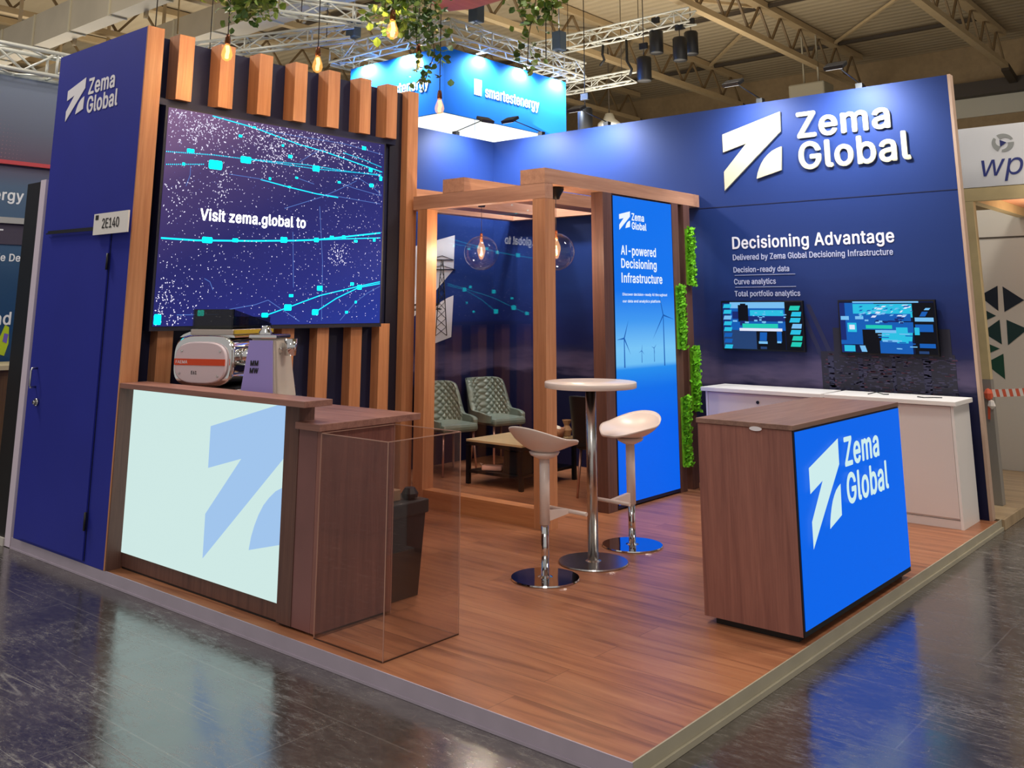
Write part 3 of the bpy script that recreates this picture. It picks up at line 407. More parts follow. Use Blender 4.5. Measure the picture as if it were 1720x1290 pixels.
def text(body, P, right, width, m, parent, height=None, bold=.018, depth=.003, name='lettering', spacing=1.0, shear=0, up=(0, 0, 1), align='L', lines=1.0, **props):
    bm = bmesh.new(); bold *= .62; px = py = 0
    offs = [(0, 0, 0)] + ([(math.cos(2 * PI * k / 8) * bold, math.sin(2 * PI * k / 8) * bold * .8, -.012 * (k + 1)) for k in range(8)] if bold > .002 else [])
    for ch in body:
        if ch == '\n': px = 0; py -= lines; continue
        V, T, E_ = glyph(ch)
        for ox, oy, oz in offs:
            fr = [bm.verts.new((x + px + y_ * shear + ox, y_ + py + oy, .5 + oz)) for x, y_ in V]
            bk = {}
            for t3 in T:
                try: bm.faces.new([fr[i] for i in t3])
                except ValueError: pass
            for i, j in E_:
                for q in (i, j):
                    if q not in bk: bk[q] = bm.verts.new((fr[q].co.x, fr[q].co.y, -.5))
                bm.faces.new([fr[j], fr[i], bk[i], bk[j]])
        px += GLYPHS[ch][0] / 1000 * spacing + bold * 1.5
    bmesh.ops.delete(bm, geom=[v for v in bm.verts if not v.link_faces], context='VERTS')
    me = bpy.data.meshes.new(name); bm.to_mesh(me); bm.free()
    xs = [v.co.x for v in me.vertices]; ys = [v.co.y for v in me.vertices]
    x0, x1, y0, y1 = min(xs), max(xs), min(ys), max(ys)
    sx = width / (x1 - x0); sy = height / (y1 - y0) if height else sx
    rt = Vector(right).normalized(); u = Vector(up).normalized(); nn = rt.cross(u)
    org = ORG.get(parent.as_pointer(), Vector())
    off = width / 2 if align == 'C' else 0
    for v in me.vertices:
        p = Vector(P) + rt * ((v.co.x - x0) * sx - off) + u * ((v.co.y - y0) * sy) + nn * ((v.co.z + .5) * depth)
        v.co = p - org
    me.materials.clear(); me.materials.append(m)
    return link(name, me, parent, None, org, **props)

LM = [(0, .545), (.598, .694), (.592, .506), (0, -.002), (0, .179), (.246, .431), (0, .369)]
LL = [(.593, .364), (.579, .142), (.333, .082), (.345, .135), (.364, .181), (.388, .225), (.419, .267), (.455, .300), (.497, .330), (.545, .350)]

def clip(poly, xmax):
    out = []
    for i, p in enumerate(poly):
        q = poly[(i + 1) % len(poly)]
        if p[0] <= xmax: out.append(p)
        if (p[0] <= xmax) != (q[0] <= xmax):
            t = (xmax - p[0]) / (q[0] - p[0]); out.append((xmax, p[1] + t * (q[1] - p[1])))
    return out

def logo(P, right, w, h, m, parent, depth=.003, xmax=None, name='emblem', **props):
    b = MB(); rt = Vector(right).normalized(); nn = rt.cross(Vector((0, 0, 1)))
    for L in (LM, LL):
        L = [(x / .598 * w, z / .694 * h) for x, z in L]
        if xmax: L = clip(L, xmax)
        b.prism([Vector(P) + rt * x + Vector((0, 0, z)) for x, z in L], nn * depth)
    return b.build(name, m, parent, **props)

XP = (1, 0, 0); YP = (0, 1, 0)

# ================================================================== SETTING
box('floor', (-60, -14, -.2, 16, 30, -.075), M['hall'], kind='structure', label='black polished scratched exhibition hall floor', category='floor')
# stand platform: oak planks with an aluminium edge
b = MB(); b.box(-5.2, .007, -.073, -.007, 5.06, 0)
pf = b.build('floor', M['oakfloor'], kind='structure', label='raised oak plank floor of the blue exhibition stand', category='floor')
b = MB(); b.box(-5.2, 0, -.074, 0, .0065, .0015); b.box(-5.2, -.004, -.074, 0, -.0005, -.062); b.build('edge_profile', M['alu'], pf)
b = MB(); b.box(-.0065, .007, -.074, 0, 5.14, .0015); b.box(.0005, 0, -.074, .012, 5.14, -.05); b.build('edge_profile', mat('beige_aluminium', S(172, 164, 142), .45, .1, var=.06), pf)

# walls of the stand
wb = box('wall_back', (-5.16, 5.04, 0, -.06, 5.11, 3.5), M['mural'], kind='structure', label='tall blue back wall printed with logo, slogan and dusk skyline', category='wall')
box('end_cap', (-.058, 5.035, 0, -.035, 5.115, 3.503), mat('beige_edge_profile', S(190, 160, 138), .5), wb)
box('panel_seam', (-2.62, 5.037, 2.535, -.06, 5.04, 2.541), M['navy'], wb)
wl = box('wall_left', (-5.18, 2.70, 0, -5.11, 5.04, 3.5), M['mural'], kind='structure', label='blue side wall behind the lounge chairs', category='wall')

# back wall lettering
y = 5.039
logo((-2.139, y, 2.693), XP, .60, .69, M['cream'], wb, .02)
text('Zema', (-1.385, y, 3.105), XP, .84, M['cream'], wb, .245, .035, .02)
text('Global', (-1.385, y, 2.815), XP, .99, M['cream'], wb, .258, .035, .02)
text('Decisioning Advantage', (-2.096, y, 2.10), XP, 1.50, M['letter'], wb, .150, .03)
text('Delivered by Zema Global Decisioning Infrastructure', (-2.096, y, 2.012), XP, 1.48, M['dimletter'], wb, .072, .02)
for s_, z, w in (('Decision-ready data', 1.900, .55), ('Curve analytics', 1.790, .415), ('Total portfolio analytics', 1.680, .64)):
    text(s_, (-2.095, y, z), XP, w, M['dimletter'], wb, .066, .02)
for z in (1.886, 1.776):
    box('divider_line', (-2.085, 5.036, z, -1.49, 5.04, z + .004), M['dimletter'], wb)
# printed skyline block behind the right screen
b = MB()
b.mi = 0; b.box(-1.30, 5.0375, .80, -.20, 5.04, 1.22)
b.box(-1.18, 5.0375, 1.22, -.22, 5.04, 1.42); b.box(-1.12, 5.0375, 1.42, -1.02, 5.04, 1.60)
for k in range(420):
    x = random.uniform(-1.29, -.22); z = random.uniform(.90, 1.21); w = random.uniform(.01, .06); h = random.uniform(.003, .012)
    b.mi = random.choice((1, 1, 2, 2, 3)); q = y - .0025
    b.poly([(x, q, z), (x + w, q, z), (x + w, q, z + h), (x, q, z + h)])
b.mi = 2
for x, w in ((-1.24, .05), (-.98, .04), (-.7, .03), (-.45, .06)):
    b.poly([(x, q, .9), (x + w, q, .9), (x + w, q, 1.18), (x, q, 1.18)])
b.build('skyline_print', [mat('print_dark', S(24, 24, 44), .6), mat('print_grey', S(66, 62, 92), .6), mat('print_slate', S(44, 44, 74), .6), mat('print_red', S(84, 40, 62), .6)], wb)
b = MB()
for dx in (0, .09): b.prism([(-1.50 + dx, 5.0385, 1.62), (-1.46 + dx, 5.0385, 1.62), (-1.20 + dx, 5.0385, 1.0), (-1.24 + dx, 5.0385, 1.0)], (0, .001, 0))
b.build('silhouette_print', mat('print_deep_navy', S(26, 30, 70), .6), wb)  # two slanted dark navy bars on the back wall

# lounge wall graphic: white emblem with pylons
s = (2.373 - 1.282) / (.694 - .142)
EX, EZ = 4.388 - .595 * s, 1.282 - .142 * s
logo((-5.108, EX, EZ), YP, .598 * s, .694 * s, mat('grey_white_print', S(206, 204, 210), .6), wl, .002)
b = MB()
def pylon(yc, z0, z1, w):
    X = -5.1045
    P2 = lambda yy, zz: (X, yy, zz)
    def ln(a, c, t=.006):
        b.bar(P2(*a), P2(*c), .002, t) if abs(a[1] - c[1]) < 1e-6 else b.bar(P2(*a), P2(*c), t * .8, .002) if False else b.tube([P2(*a), P2(*c)], t / 2, 4)
    top = w * .16
    zs = [z0 + (z1 - z0) * k / 9 for k in range(10)]
    hw = lambda z: w / 2 + (top / 2 - w / 2) * (z - z0) / (z1 - z0)
    for sg in (-1, 1): ln((yc + sg * w / 2, z0), (yc + sg * top / 2, z1), .012)
    for a, c in zip(zs, zs[1:]):
        ln((yc - hw(a), a), (yc + hw(c), c)); ln((yc + hw(a), a), (yc - hw(c), c))
    for fz, ww in ((.99, .22), (.86, .26)):
        z = z0 + (z1 - z0) * fz
        ln((yc - ww, z), (yc + ww * .8, z + .01), .012); ln((yc - ww, z), (yc, z + .05)); ln((yc + ww * .8, z + .01), (yc, z + .05))
pylon(4.20, 1.30, 2.10, .17); pylon(3.99, 1.24, 1.62, .14)
b.build('pylon_print', M['ink'], wl)

# storage cabin front with the door
tw = box('wall_front', (-5.17, 0.0, 0, -3.866, .06, 3.5), M['blue'], kind='structure', label='narrow blue storage tower with white logo beside the LED wall', category='wall')
box('side_panel', (-5.17, .06, 0, -5.13, 2.69, 3.5), M['blue'], tw)
box('wood_edge', (-3.865, 0.0, 0, -3.85, .122, 3.503), M['slat'], tw)
logo((-4.985, -.001, 2.968), XP, .28, .30, M['letter'], tw, .003)
text('Zema', (-4.652, -.001, 3.125), XP, .39, M['letter'], tw, .125, .035)
text('Global', (-4.655, -.001, 2.985), XP, .455, M['letter'], tw, .128, .035)
d = box('door_1', (-5.053, -.012, .02, -4.122, -.001, 2.10), M['blue'], kind='structure', label='plain blue storage door in the tower, with handle and lock', category='door')
b = MB(); b.tube([(-5.02, -.012, 1.165), (-5.02, -.05, 1.165), (-5.02, -.055, 1.15), (-5.02, -.055, 1.05), (-5.02, -.05, 1.035), (-5.02, -.012, 1.035)], .008, 8)
b.build('handle', M['steel'], d, label='steel pull handle')
b = MB(); b.cyl((-4.967, -.012, .934), (-4.967, -.03, .934), .026); b.cyl((-4.967, -.03, .934), (-4.967, -.045, .934), .012); b.build('lock', M['steel'], d)
for z in (1.84, .20):
    b = MB(); b.cyl((-4.112, -.02, z), (-4.112, -.02, z + .11), .009, n=10); b.build('hinge', M['black'], d)
b = MB()
b.box(-5.062, -.003, .015, -5.055, -.0005, 2.105); b.box(-4.120, -.003, .015, -4.113, -.0005, 2.105)
b.build('trim_1', M['navy'], kind='structure', label='dark gap line around the blue storage door', category='trim')

# stand number sign on its bracket
t = thing('stand_number_sign', 'white sign reading 2E140 on a bracket above the blue door', 'sign', (-4.07, -.03, 2.09))
box('plate', (-4.30, -.045, 2.078, -3.83, -.035, 2.222), M['whitetop'], t)
text('2E140', (-4.175, -.046, 2.118), XP, .23, M['ink'], t, .068, .0, .002)
box('corner_mark', (-4.275, -.047, 2.180, -4.235, -.045, 2.212), M['ink'], t)
b = MB(); b.bar((-5.04, -.02, 2.135), (-4.2, -.024, 2.125), .012, .022); b.bar((-5.04, -.035, 2.125), (-4.2, -.034, 2.115), .006, .01); b.build('bracket', M['black'], t)

# ================================================================== LED WALL
sw = thing('slat_wall', 'dark feature wall with vertical oak slats holding the LED screen', 'wall', (-4.05, 1.35, 0))
box('back_panel', (-4.10, .124, 0, -4.02, 2.54, 3.49), M['navy'], sw)
box('end_post', (-4.10, 2.541, 0, -3.93, 2.668, 3.5), M['slat'], sw)
box('shadow_reveal', (-4.018, 2.40, .0, -4.005, 2.54, 3.48), mat('gap_shade_navy', S(20, 20, 40), .5), sw)  # darker strip put in the gap by the end post for its shade
YS = [.26, .597, .934, 1.268, 1.602, 1.942, 2.245]
for yy in YS:
    box('slat', (-4.02, yy, 3.03, -3.885, yy + .121, 3.505), M['slat'], sw)
for yy in YS:
    box('slat', (-4.02, yy + .02, 0.0, -3.925, yy + .135, 1.46), M['slat'], sw)
box('lower_beam', (-4.02, .14, 2.985, -3.93, 2.40, 3.03), M['navy'], sw)

LX = -3.872
led = thing('led_screen', 'large LED video screen showing blue data network and website line', 'screen', (LX, 1.26, 1.45))
KS = 5.96 / 6.017
def LQ(yz): return (-3.1263 + (yz[0] + 3.1263) * KS, 1.5903 + (yz[1] - 1.5903) * KS)
y0, z0 = LQ((.240, 1.466)); y1, z1 = LQ((2.270, 2.974))
b = MB(); b.box(-4.018, y0 - .02, z0 - .03, LX - .004, y1 + .02, z1 + .012); b.build('cabinet', mat('led_black_frame', S(24, 24, 44), .5), led)
def led_mat():
    m, n, l, bs = new('led_picture')
    bs.inputs['Base Color'].default_value = (.006, .006, .008, 1); bs.inputs['Roughness'].default_value = .5; bs.inputs['Specular IOR Level'].default_value = .05
    tc = n.new('ShaderNodeTexCoord'); sp = n.new('ShaderNodeSeparateXYZ'); l.new(tc.outputs['Object'], sp.inputs[0])
    a = n.new('ShaderNodeMath'); a.operation = 'MULTIPLY_ADD'; a.inputs[1].default_value = -.55; l.new(sp.outputs['Y'], a.inputs[0]); l.new(sp.outputs['Z'], a.inputs[2])
    mr = n.new('ShaderNodeMapRange'); mr.inputs['From Min'].default_value = -.45; mr.inputs['From Max'].default_value = 2.0; l.new(a.outputs[0], mr.inputs[0])
    r = n.new('ShaderNodeValToRGB'); e = r.color_ramp.elements
    e[0].color = S(34, 54, 150); e[1].color = S(132, 100, 140)
    for p, c in ((.3, S(36, 42, 122)), (.55, S(40, 40, 104)), (.8, S(76, 60, 108))): e.new(p).color = c
    l.new(mr.outputs[0], r.inputs[0]); l.new(r.outputs[0], bs.inputs['Emission Color']); bs.inputs['Emission Strength'].default_value = 1
    return m
b = MB(); b.box(LX - .004, y0, z0, LX, y1, z1); disp = b.build('display', led_mat(), led)
blocks = [(.637,2.609,.09,.052),(.89,2.676,.075,.039),(1.545,2.684,.057,.036),(.43,2.687,.047,.021),(.609,2.064,.068,.033),(.839,2.074,.039,.021),(1.267,2.1,.05,.033),(1.578,2.116,.036,.026),(1.731,2.144,.032,.02),(1.854,2.154,.029,.02),(.271,1.512,.043,.055),(.595,1.554,.043,.033),(1.129,1.535,.047,.026),(1.334,1.592,.054,.036),(1.595,1.556,.05,.033),(1.63,1.741,.043,.029),(2.037,1.755,.039,.029),(1.958,1.78,.029,.02),(1.359,1.681,.032,.016),(2.134,2.605,.036,.023),(2.119,2.733,.032,.023),(2.039,2.913,.036,.023),(1.29,2.75,.032,.02),(2.236,2.674,.025,.029),(1.36,2.59,.022,.011),(.831,2.85,.025,.015),(1.294,2.511,.022,.011),(1.785,2.597,.025,.013),(.947,2.932,.025,.011),(.383,2.586,.018,.016),(2.003,1.636,.016,.015),(1.91,1.555,.022,.015),(1.982,2.128,.029,.015),(2.183,2.146,.022,.016),(1.112,2.557,.016,.015),(1.215,2.828,.018,.013)]
lines = [[(.253,2.059),(.521,2.057),(.978,2.077),(1.379,2.101),(1.593,2.119),(2.25,2.212)],[(1.593,2.119),(2.25,2.17)],[(.587,2.965),(.939,2.931),(1.372,2.856),(1.631,2.83),(2.25,2.732)],[(1.03,2.542),(1.286,2.51),(1.556,2.482),(1.781,2.471)],[(1.261,2.341),(1.594,2.454),(1.76,2.526),(1.97,2.628)],[(1.648,2.486),(2.244,2.457)],[(1.126,1.531),(1.334,1.592),(1.633,1.684),(2.027,1.762),(2.26,1.804)],[(1.595,1.556),(1.801,1.664),(2.028,1.752),(2.26,1.789)],[(1.846,1.491),(2.003,1.636),(2.129,1.711),(2.26,1.766)],[(1.152,1.646),(1.448,1.488)],[(.412,1.542),(.735,1.544)],[(.438,2.58),(.44,2.514),(.413,2.432)],[(.606,1.793),(.652,1.771),(.681,1.714)],[(1.597,2.385),(1.647,1.95),(1.661,1.492)],[(1.349,2.165),(1.378,1.744)],[(.756,2.554),(1.013,2.547),(1.114,2.529)],[(1.785,2.597),(1.933,2.566),(2.25,2.526)],[(1.36,2.59),(1.533,2.557)],[(1.929,2.673),(2.134,2.601),(2.25,2.533)],[(1.38,2.717),(1.502,2.798),(1.611,2.85)],[(.955,2.929),(1.192,2.92),(1.819,2.923),(2.249,2.883)],[(1.152,1.646),(1.04,1.612),(.824,1.579)]]
dots = [[(.247,2.659),(.624,2.68),(1.104,2.684),(1.545,2.68),(2.25,2.708)],[(.254,2.569),(.554,2.604)],[(.938,2.686),(1.453,2.703),(1.868,2.697),(2.25,2.7)],[(1.822,2.846),(2.023,2.816),(2.25,2.772)]]
b = MB(); XX = LX + .0012
def q4(yc, zc, w, h, x=XX):
    b.poly([(x, yc - w / 2, zc - h / 2), (x, yc + w / 2, zc - h / 2), (x, yc + w / 2, zc + h / 2), (x, yc - w / 2, zc + h / 2)])
b.mi = 0
for yy, zz, w, h in blocks:
    yy, zz = LQ((yy, zz)); w, h = w * .60, h * .62
    w = min(w, yy - y0 - .002, y1 - yy - .002)
    b.poly([(XX + .0006, yy + w * cx, zz + h * cz) for cx, cz in ((-1, -.7), (-.85, -1), (.85, -1), (1, -.7), (1, .7), (.85, 1), (-.85, 1), (-1, .7))])
def seg(p, q, t, x=XX):
    p, q = LQ(p), LQ(q); dy, dz = q[0] - p[0], q[1] - p[1]; L = math.hypot(dy, dz); ny, nz = -dz / L * t / 2, dy / L * t / 2
    b.poly([(x, p[0] + ny, p[1] + nz), (x, q[0] + ny, q[1] + nz), (x, q[0] - ny, q[1] - nz), (x, p[0] - ny, p[1] - nz)])
for i, L in enumerate(lines):
    b.mi = 1 if i in (0, 1, 2, 3, 6, 7) else 2
    for p, q in zip(L, L[1:]): seg(p, q, .012 if i == 0 else .008 if b.mi == 1 else .0045)
b.mi = 1
for L in dots:
    for p, q in zip(L, L[1:]):
        n_ = int(math.hypot(q[0] - p[0], q[1] - p[1]) / .0145)
        for k in range(n_):
            f = k / n_; yy, zz = LQ((p[0] + (q[0] - p[0]) * f, p[1] + (q[1] - p[1]) * f)); q4(yy, zz, .0075, .0075)
b.mi = 3
cl = [(.52, 2.86, .12, .09, 260), (1.08, 2.84, .16, .10, 300), (1.60, 2.86, .17, .07, 240), (1.15, 2.72, .07, .08, 60), (.70, 2.47, .05, .10, 70), (.33, 2.40, .10, .07, 50), (.30, 1.62, .09, .10, 130), (1.81, 2.0, .05, .06, 70), (.30, 2.92, .06, .04, 50), (2.0, 2.75, .15, .1, 90)]
def dot(yy, zz, s_):
    yy, zz = LQ((yy, zz))
    if y0 + .006 < yy < y1 - .006 and z0 + .006 < zz < z1 - .006:
        a = random.uniform(0, PI); x = XX + .0004
        b.poly([(x, yy + s_ * math.cos(a + k * PI / 2) * (1.5 if k % 2 else .8), zz + s_ * math.sin(a + k * PI / 2) * (1.5 if k % 2 else .8)) for k in range(4)])
for yc, zc, sy, sz, n_ in cl:
    for k in range(n_): dot(random.gauss(yc, sy), random.gauss(zc, sz), random.uniform(.0026, .0060))
for k in range(1100): dot(random.uniform(.25, 2.26), random.uniform(1.48, 2.96), random.uniform(.0018, .0046))
b.mi = 4
for k in range(500): dot(random.uniform(.25, 2.26), random.uniform(1.48, 2.96), random.uniform(.0015, .003))
b.build('screen_graphic', [em('led_cyan', S(0, 226, 232), 5), em('led_cyan_line', S(14, 190, 226), 2.2), em('led_faint_line', S(90, 126, 204), 1), em('led_star', S(230, 226, 250), 1.3), em('led_dim_star', S(120, 130, 214), 1)], led)
ty0, tz0 = LQ((.540, 2.178)); ty1, tz1 = LQ((1.465, 2.210))
text('Visit zema.global to', (LX + .0025, ty0, tz0), YP, ty1 - ty0, em('led_white_text', S(250, 250, 252), 4.5), led, .108, .03, .001)

# ================================================================== RECEPTION BAR
t = thing('reception_counter', 'raised walnut reception counter with glowing white logo panel', 'counter', (-3.0, .14, 0))
box('carcass', (-3.840, .10, .0125, -2.10, .185, 1.085), M['darkwood'], t)
box('side_strip', (-3.849, .002, .0, -3.8405, .0985, 1.086), M['darkwood'], t)  # dark strip over the tower's oak edge, beneath the counter top
box('plinth', (-3.84, .105, .0, -2.11, .18, .012), M['black'], t)
box('counter_top', (-3.848, -.002 + .004, 1.087, -1.955, .186, 1.119), M['walnutx'], t, .002)
lp = box('light_panel', (-3.838, .092, .096, -2.222, .099, 1.083), em('mint_white_lightbox', S(206, 232, 228), 1, .4), t, label='glowing pale mint light panel')
logo((-2.93, .0915, .205), XP, .598 * 1.306, .694 * 1.306, em('pale_blue_lightbox', S(160, 196, 236), 1, .4), lp, .001, xmax=.706)
box('end_stile', (-2.220, .085, .0125, -2.10, .0995, 1.085), M['darkwood'], t)

box('work_top', (-3.84, .188, .970, -2.104, .775, 1.004), M['walnutx'], t, .002)
box('back_leg', (-3.80, .70, 0, -3.76, .76, .969), M['walnut'], t)
# lower return counter with the back work top
t = thing('low_counter', 'lower walnut side counter behind the clear acrylic box', 'counter', (-2.4, .4, 0))
box('side_panel', (-1.945, .088, .012, -1.913, .60, .968), M['walnut'], t)
box('front_panel', (-2.098, .088, .012, -1.947, .12, .968), mat('plum_walnut', S(128, 84, 80), .4, var=.12, vscale=3), t)
box('counter_top', (-2.10, .06, .970, -1.895, .775, 1.005), M['walnutx'], t, .002)
box('shelf', (-3.75, .22, .45, -1.96, .60, .47), M['walnut'], t)

# clear acrylic box
t = thing('acrylic_box', 'clear acrylic display box standing on the oak floor at platform edge', 'box', (-1.65, .33, 0))
gx0, gx1, gy0, gy1, gz = -1.898, -1.398, .076, .578, .962
def pane(d, nm='pane'): box(nm, d, M['glass'], t)
pane((gx0, gy0, .002, gx1, gy0 + .006, gz)); pane((gx1 - .006, gy0 + .007, .002, gx1, gy1 - .007, gz))
pane((gx0, gy1 - .006, .002, gx1, gy1, gz)); pane((gx0, gy0 + .007, .002, gx0 + .006, gy1 - .007, gz))
b = MB()
for x in (gx0, gx1):
    for yy in (gy0, gy1): b.bar((x, yy, .002), (x, yy, gz), .0034)
for x in (gx0, gx1): b.bar((x, gy0, gz), (x, gy1, gz), .004)
for yy in (gy0, gy1): b.bar((gx0, yy, gz), (gx1, yy, gz), .004)
b.build('polished_edge', M['edge'], t)
b = MB(); b.bar((gx0, gy0, .003), (gx1, gy0, .003), .005); b.bar((gx1, gy0, .003), (gx1, gy1, .003), .005); b.build('contact_shade', mat('shaded_acrylic_edge', S(70, 44, 32), .3), t)  # dark bars paint in the shaded contact line with the floor

# waste bin behind
t = thing('waste_bin', 'tall black waste bin with lid behind the acrylic box', 'bin', (-2.22, .80, 0))
b = MB()
for za, zb, i0, i1 in ((.002, .44, .025, 0),):
    p0 = [(-2.44 + i0, .67 + i0, za), (-2.0 - i0, .67 + i0, za), (-2.0 - i0, .93 - i0, za), (-2.44 + i0, .93 - i0, za)]
    p1 = [(-2.44, .67, zb), (-2.0, .67, zb), (-2.0, .93, zb), (-2.44, .93, zb)]
    A = [b.v(p) for p in p0]; B = [b.v(p) for p in p1]
    b.face(A[::-1]); b.face(B)
    for k in range(4): b.face([A[k], A[(k + 1) % 4], B[(k + 1) % 4], B[k]])
b.build('body', mat('charcoal_plastic', S(34, 28, 28), .5), t)
box('lid', (-2.455, .655, .44, -1.985, .945, .515), mat('charcoal_lid', S(38, 38, 38), .45), t, .008)
b = MB(); b.box(-2.14, .72, .516, -2.06, .79, .575, .004); o = b.build('small_carton', mat('tan_carton', S(160, 122, 88), .7), loc=(-2.1, .755, .516))
o['label'] = 'small tan carton on the black waste bin lid'; o['category'] = 'carton'
b = MB(); b.lathe([(0, 0), (.045, .005), (.05, .03), (.03, .06), (0, .065)], (-2.06, .86, .517), 9, False); o = b.build('crumpled_bag', M['black'], loc=(-2.06, .86, .517))
o['label'] = 'small crumpled black bag on the waste bin lid'; o['category'] = 'bag'

# ---------------------------------------------------------------- coffee machine
def espresso():
    ang = R(22); O = Vector((-3.485, .345, 1.005))
    Mx = Matrix.Translation(O) @ Matrix.Rotation(ang, 4, 'Z')
    t = thing('espresso_machine', 'chrome espresso machine with white end panel and orange stripe', 'coffee machine', O)
    def prof(w, z0, z1, n=40, pw=3.6, top=0):
        zc, h = (z0 + z1) / 2, (z1 - z0) / 2; out = []
        for k in range(n):
            a = 2 * PI * k / n; c, s_ = math.cos(a), math.sin(a)
            x = w / 2 * math.copysign(abs(c) ** (2 / pw), c); z = zc + h * math.copysign(abs(s_) ** (2 / pw), s_)
            out.append((x * (1 - top * (z - z0) / (z1 - z0)), z))
        return out
    def loft(b, rings):
        V = [[b.v((x, yy, z)) for x, z in pr] for yy, pr in rings]
        n = len(V[0])
        for A, B in zip(V, V[1:]):
            for k in range(n): b.face([A[k], A[(k + 1) % n], B[(k + 1) % n], B[k]], True)
        b.face(V[0]); b.face(V[-1][::-1])
    b = MB(Mx); loft(b, [(.012, prof(.43, .09, .40)), (.03, prof(.455, .085, .415)), (.06, prof(.44, .09, .41)), (.47, prof(.44, .09, .41)), (.50, prof(.455, .085, .415)), (.515, prof(.42, .1, .40))])
    b.build('body', M['chrome'], t)
    b = MB(Mx); loft(b, [(-.012, prof(.375, .115, .362, pw=3)), (-.004, prof(.392, .108, .37, pw=3)), (.012, prof(.392, .108, .37, pw=3))])
    pn = b.build('end_panel', mat('white_enamel', S(226, 208, 214), .35), t, label='white enamel end panel')
    b = MB(Mx); b.box(-.192, -.017, .222, .192, -.0125, .262); b.build('stripe', mat('orange_red_enamel', S(222, 74, 26), .4), pn)
    rt = Mx.to_3x3() @ Vector((1, 0, 0))
    text('FAEMA', Mx @ Vector((-.180, -.0172, .232)), rt, .09, M['letter'], pn, .02, .02, .001)
    text('E61', Mx @ Vector((-.06, -.0125, .165)), rt, .042, M['ink'], pn, .022, .03, .001)
    for x, z in ((-.14, .31), (.15, .31), (-.15, .17), (.14, .155)):
        b = MB(Mx); b.cyl((x, -.012, z), (x, -.018, z), .007, n=10); b.build('screw', M['steel'], pn)
    b = MB(Mx)
    b.box(-.125, .04, .412, .20, .50, .448, .006)
    b.build('top_band', mat('satin_grey_metal', S(196, 184, 176), .3, .6), t)
    b = MB(Mx); b.box(.2005, .05, .418, .212, .50, .444); b.build('rail', mat('brass_yellow_rail', S(206, 176, 60), .3, .3), t, label='yellow brass side rail')
    b = MB(Mx)
    hh = .125
    for d in ((-.115, .045, .45, -.105, .495, .45 + hh), (-.104, .045, .45, .184, .055, .45 + hh), (-.104, .485, .45, .184, .495, .45 + hh * .6)): b.box(*d)
    b.prism([(.185, .045, .45), (.185, .495, .45), (.185, .495, .48), (.185, .045, .45 + hh)], (.01, 0, 0))
    b.build('cup_tray', thin_glass('smoked_acrylic', (.50, .50, .46, 1), 1.5, 1.0), t)
    b = MB(Mx); b.box(-.104, .06, .449, .18, .48, .462); b.build('tray_floor', M['black'], t)
    b = MB(Mx); b.prism([(-.215, .055, .395), (.21, .055, .395), (.20, .055, .411), (-.14, .055, .43), (-.19, .055, .412)], (0, .43, 0)); b.build('shoulder', M['chrome'], t)
    b = MB(Mx); b.box(.235, .06, .03, .42, .48, .075, .006); b.build('drip_tray', M['chrome'], t)
    b = MB(Mx); b.box(-.205, .05, .03, .235, .48, .084); b.build('base', M['black'], t)
    for x in (-.18, .18):
        for yy in (.08, .44):
            b = MB(Mx); b.cyl((x, yy, .001), (x, yy, .03), .02, .016); b.build('foot', M['black'], t)
    for yy in (.14, .36):
        b = MB(Mx); b.cyl((.19, yy, .28), (.30, yy, .28), .05, .05, 20); b.cyl((.30, yy, .31), (.30, yy, .20), .045, .05, 20); g = b.build('group_head', M['chrome'], t)
        b = MB(Mx); b.cyl((.30, yy, .205), (.44, yy, .19), .014, .017, 10); b.build('portafilter_handle', M['black'], g)
espresso()

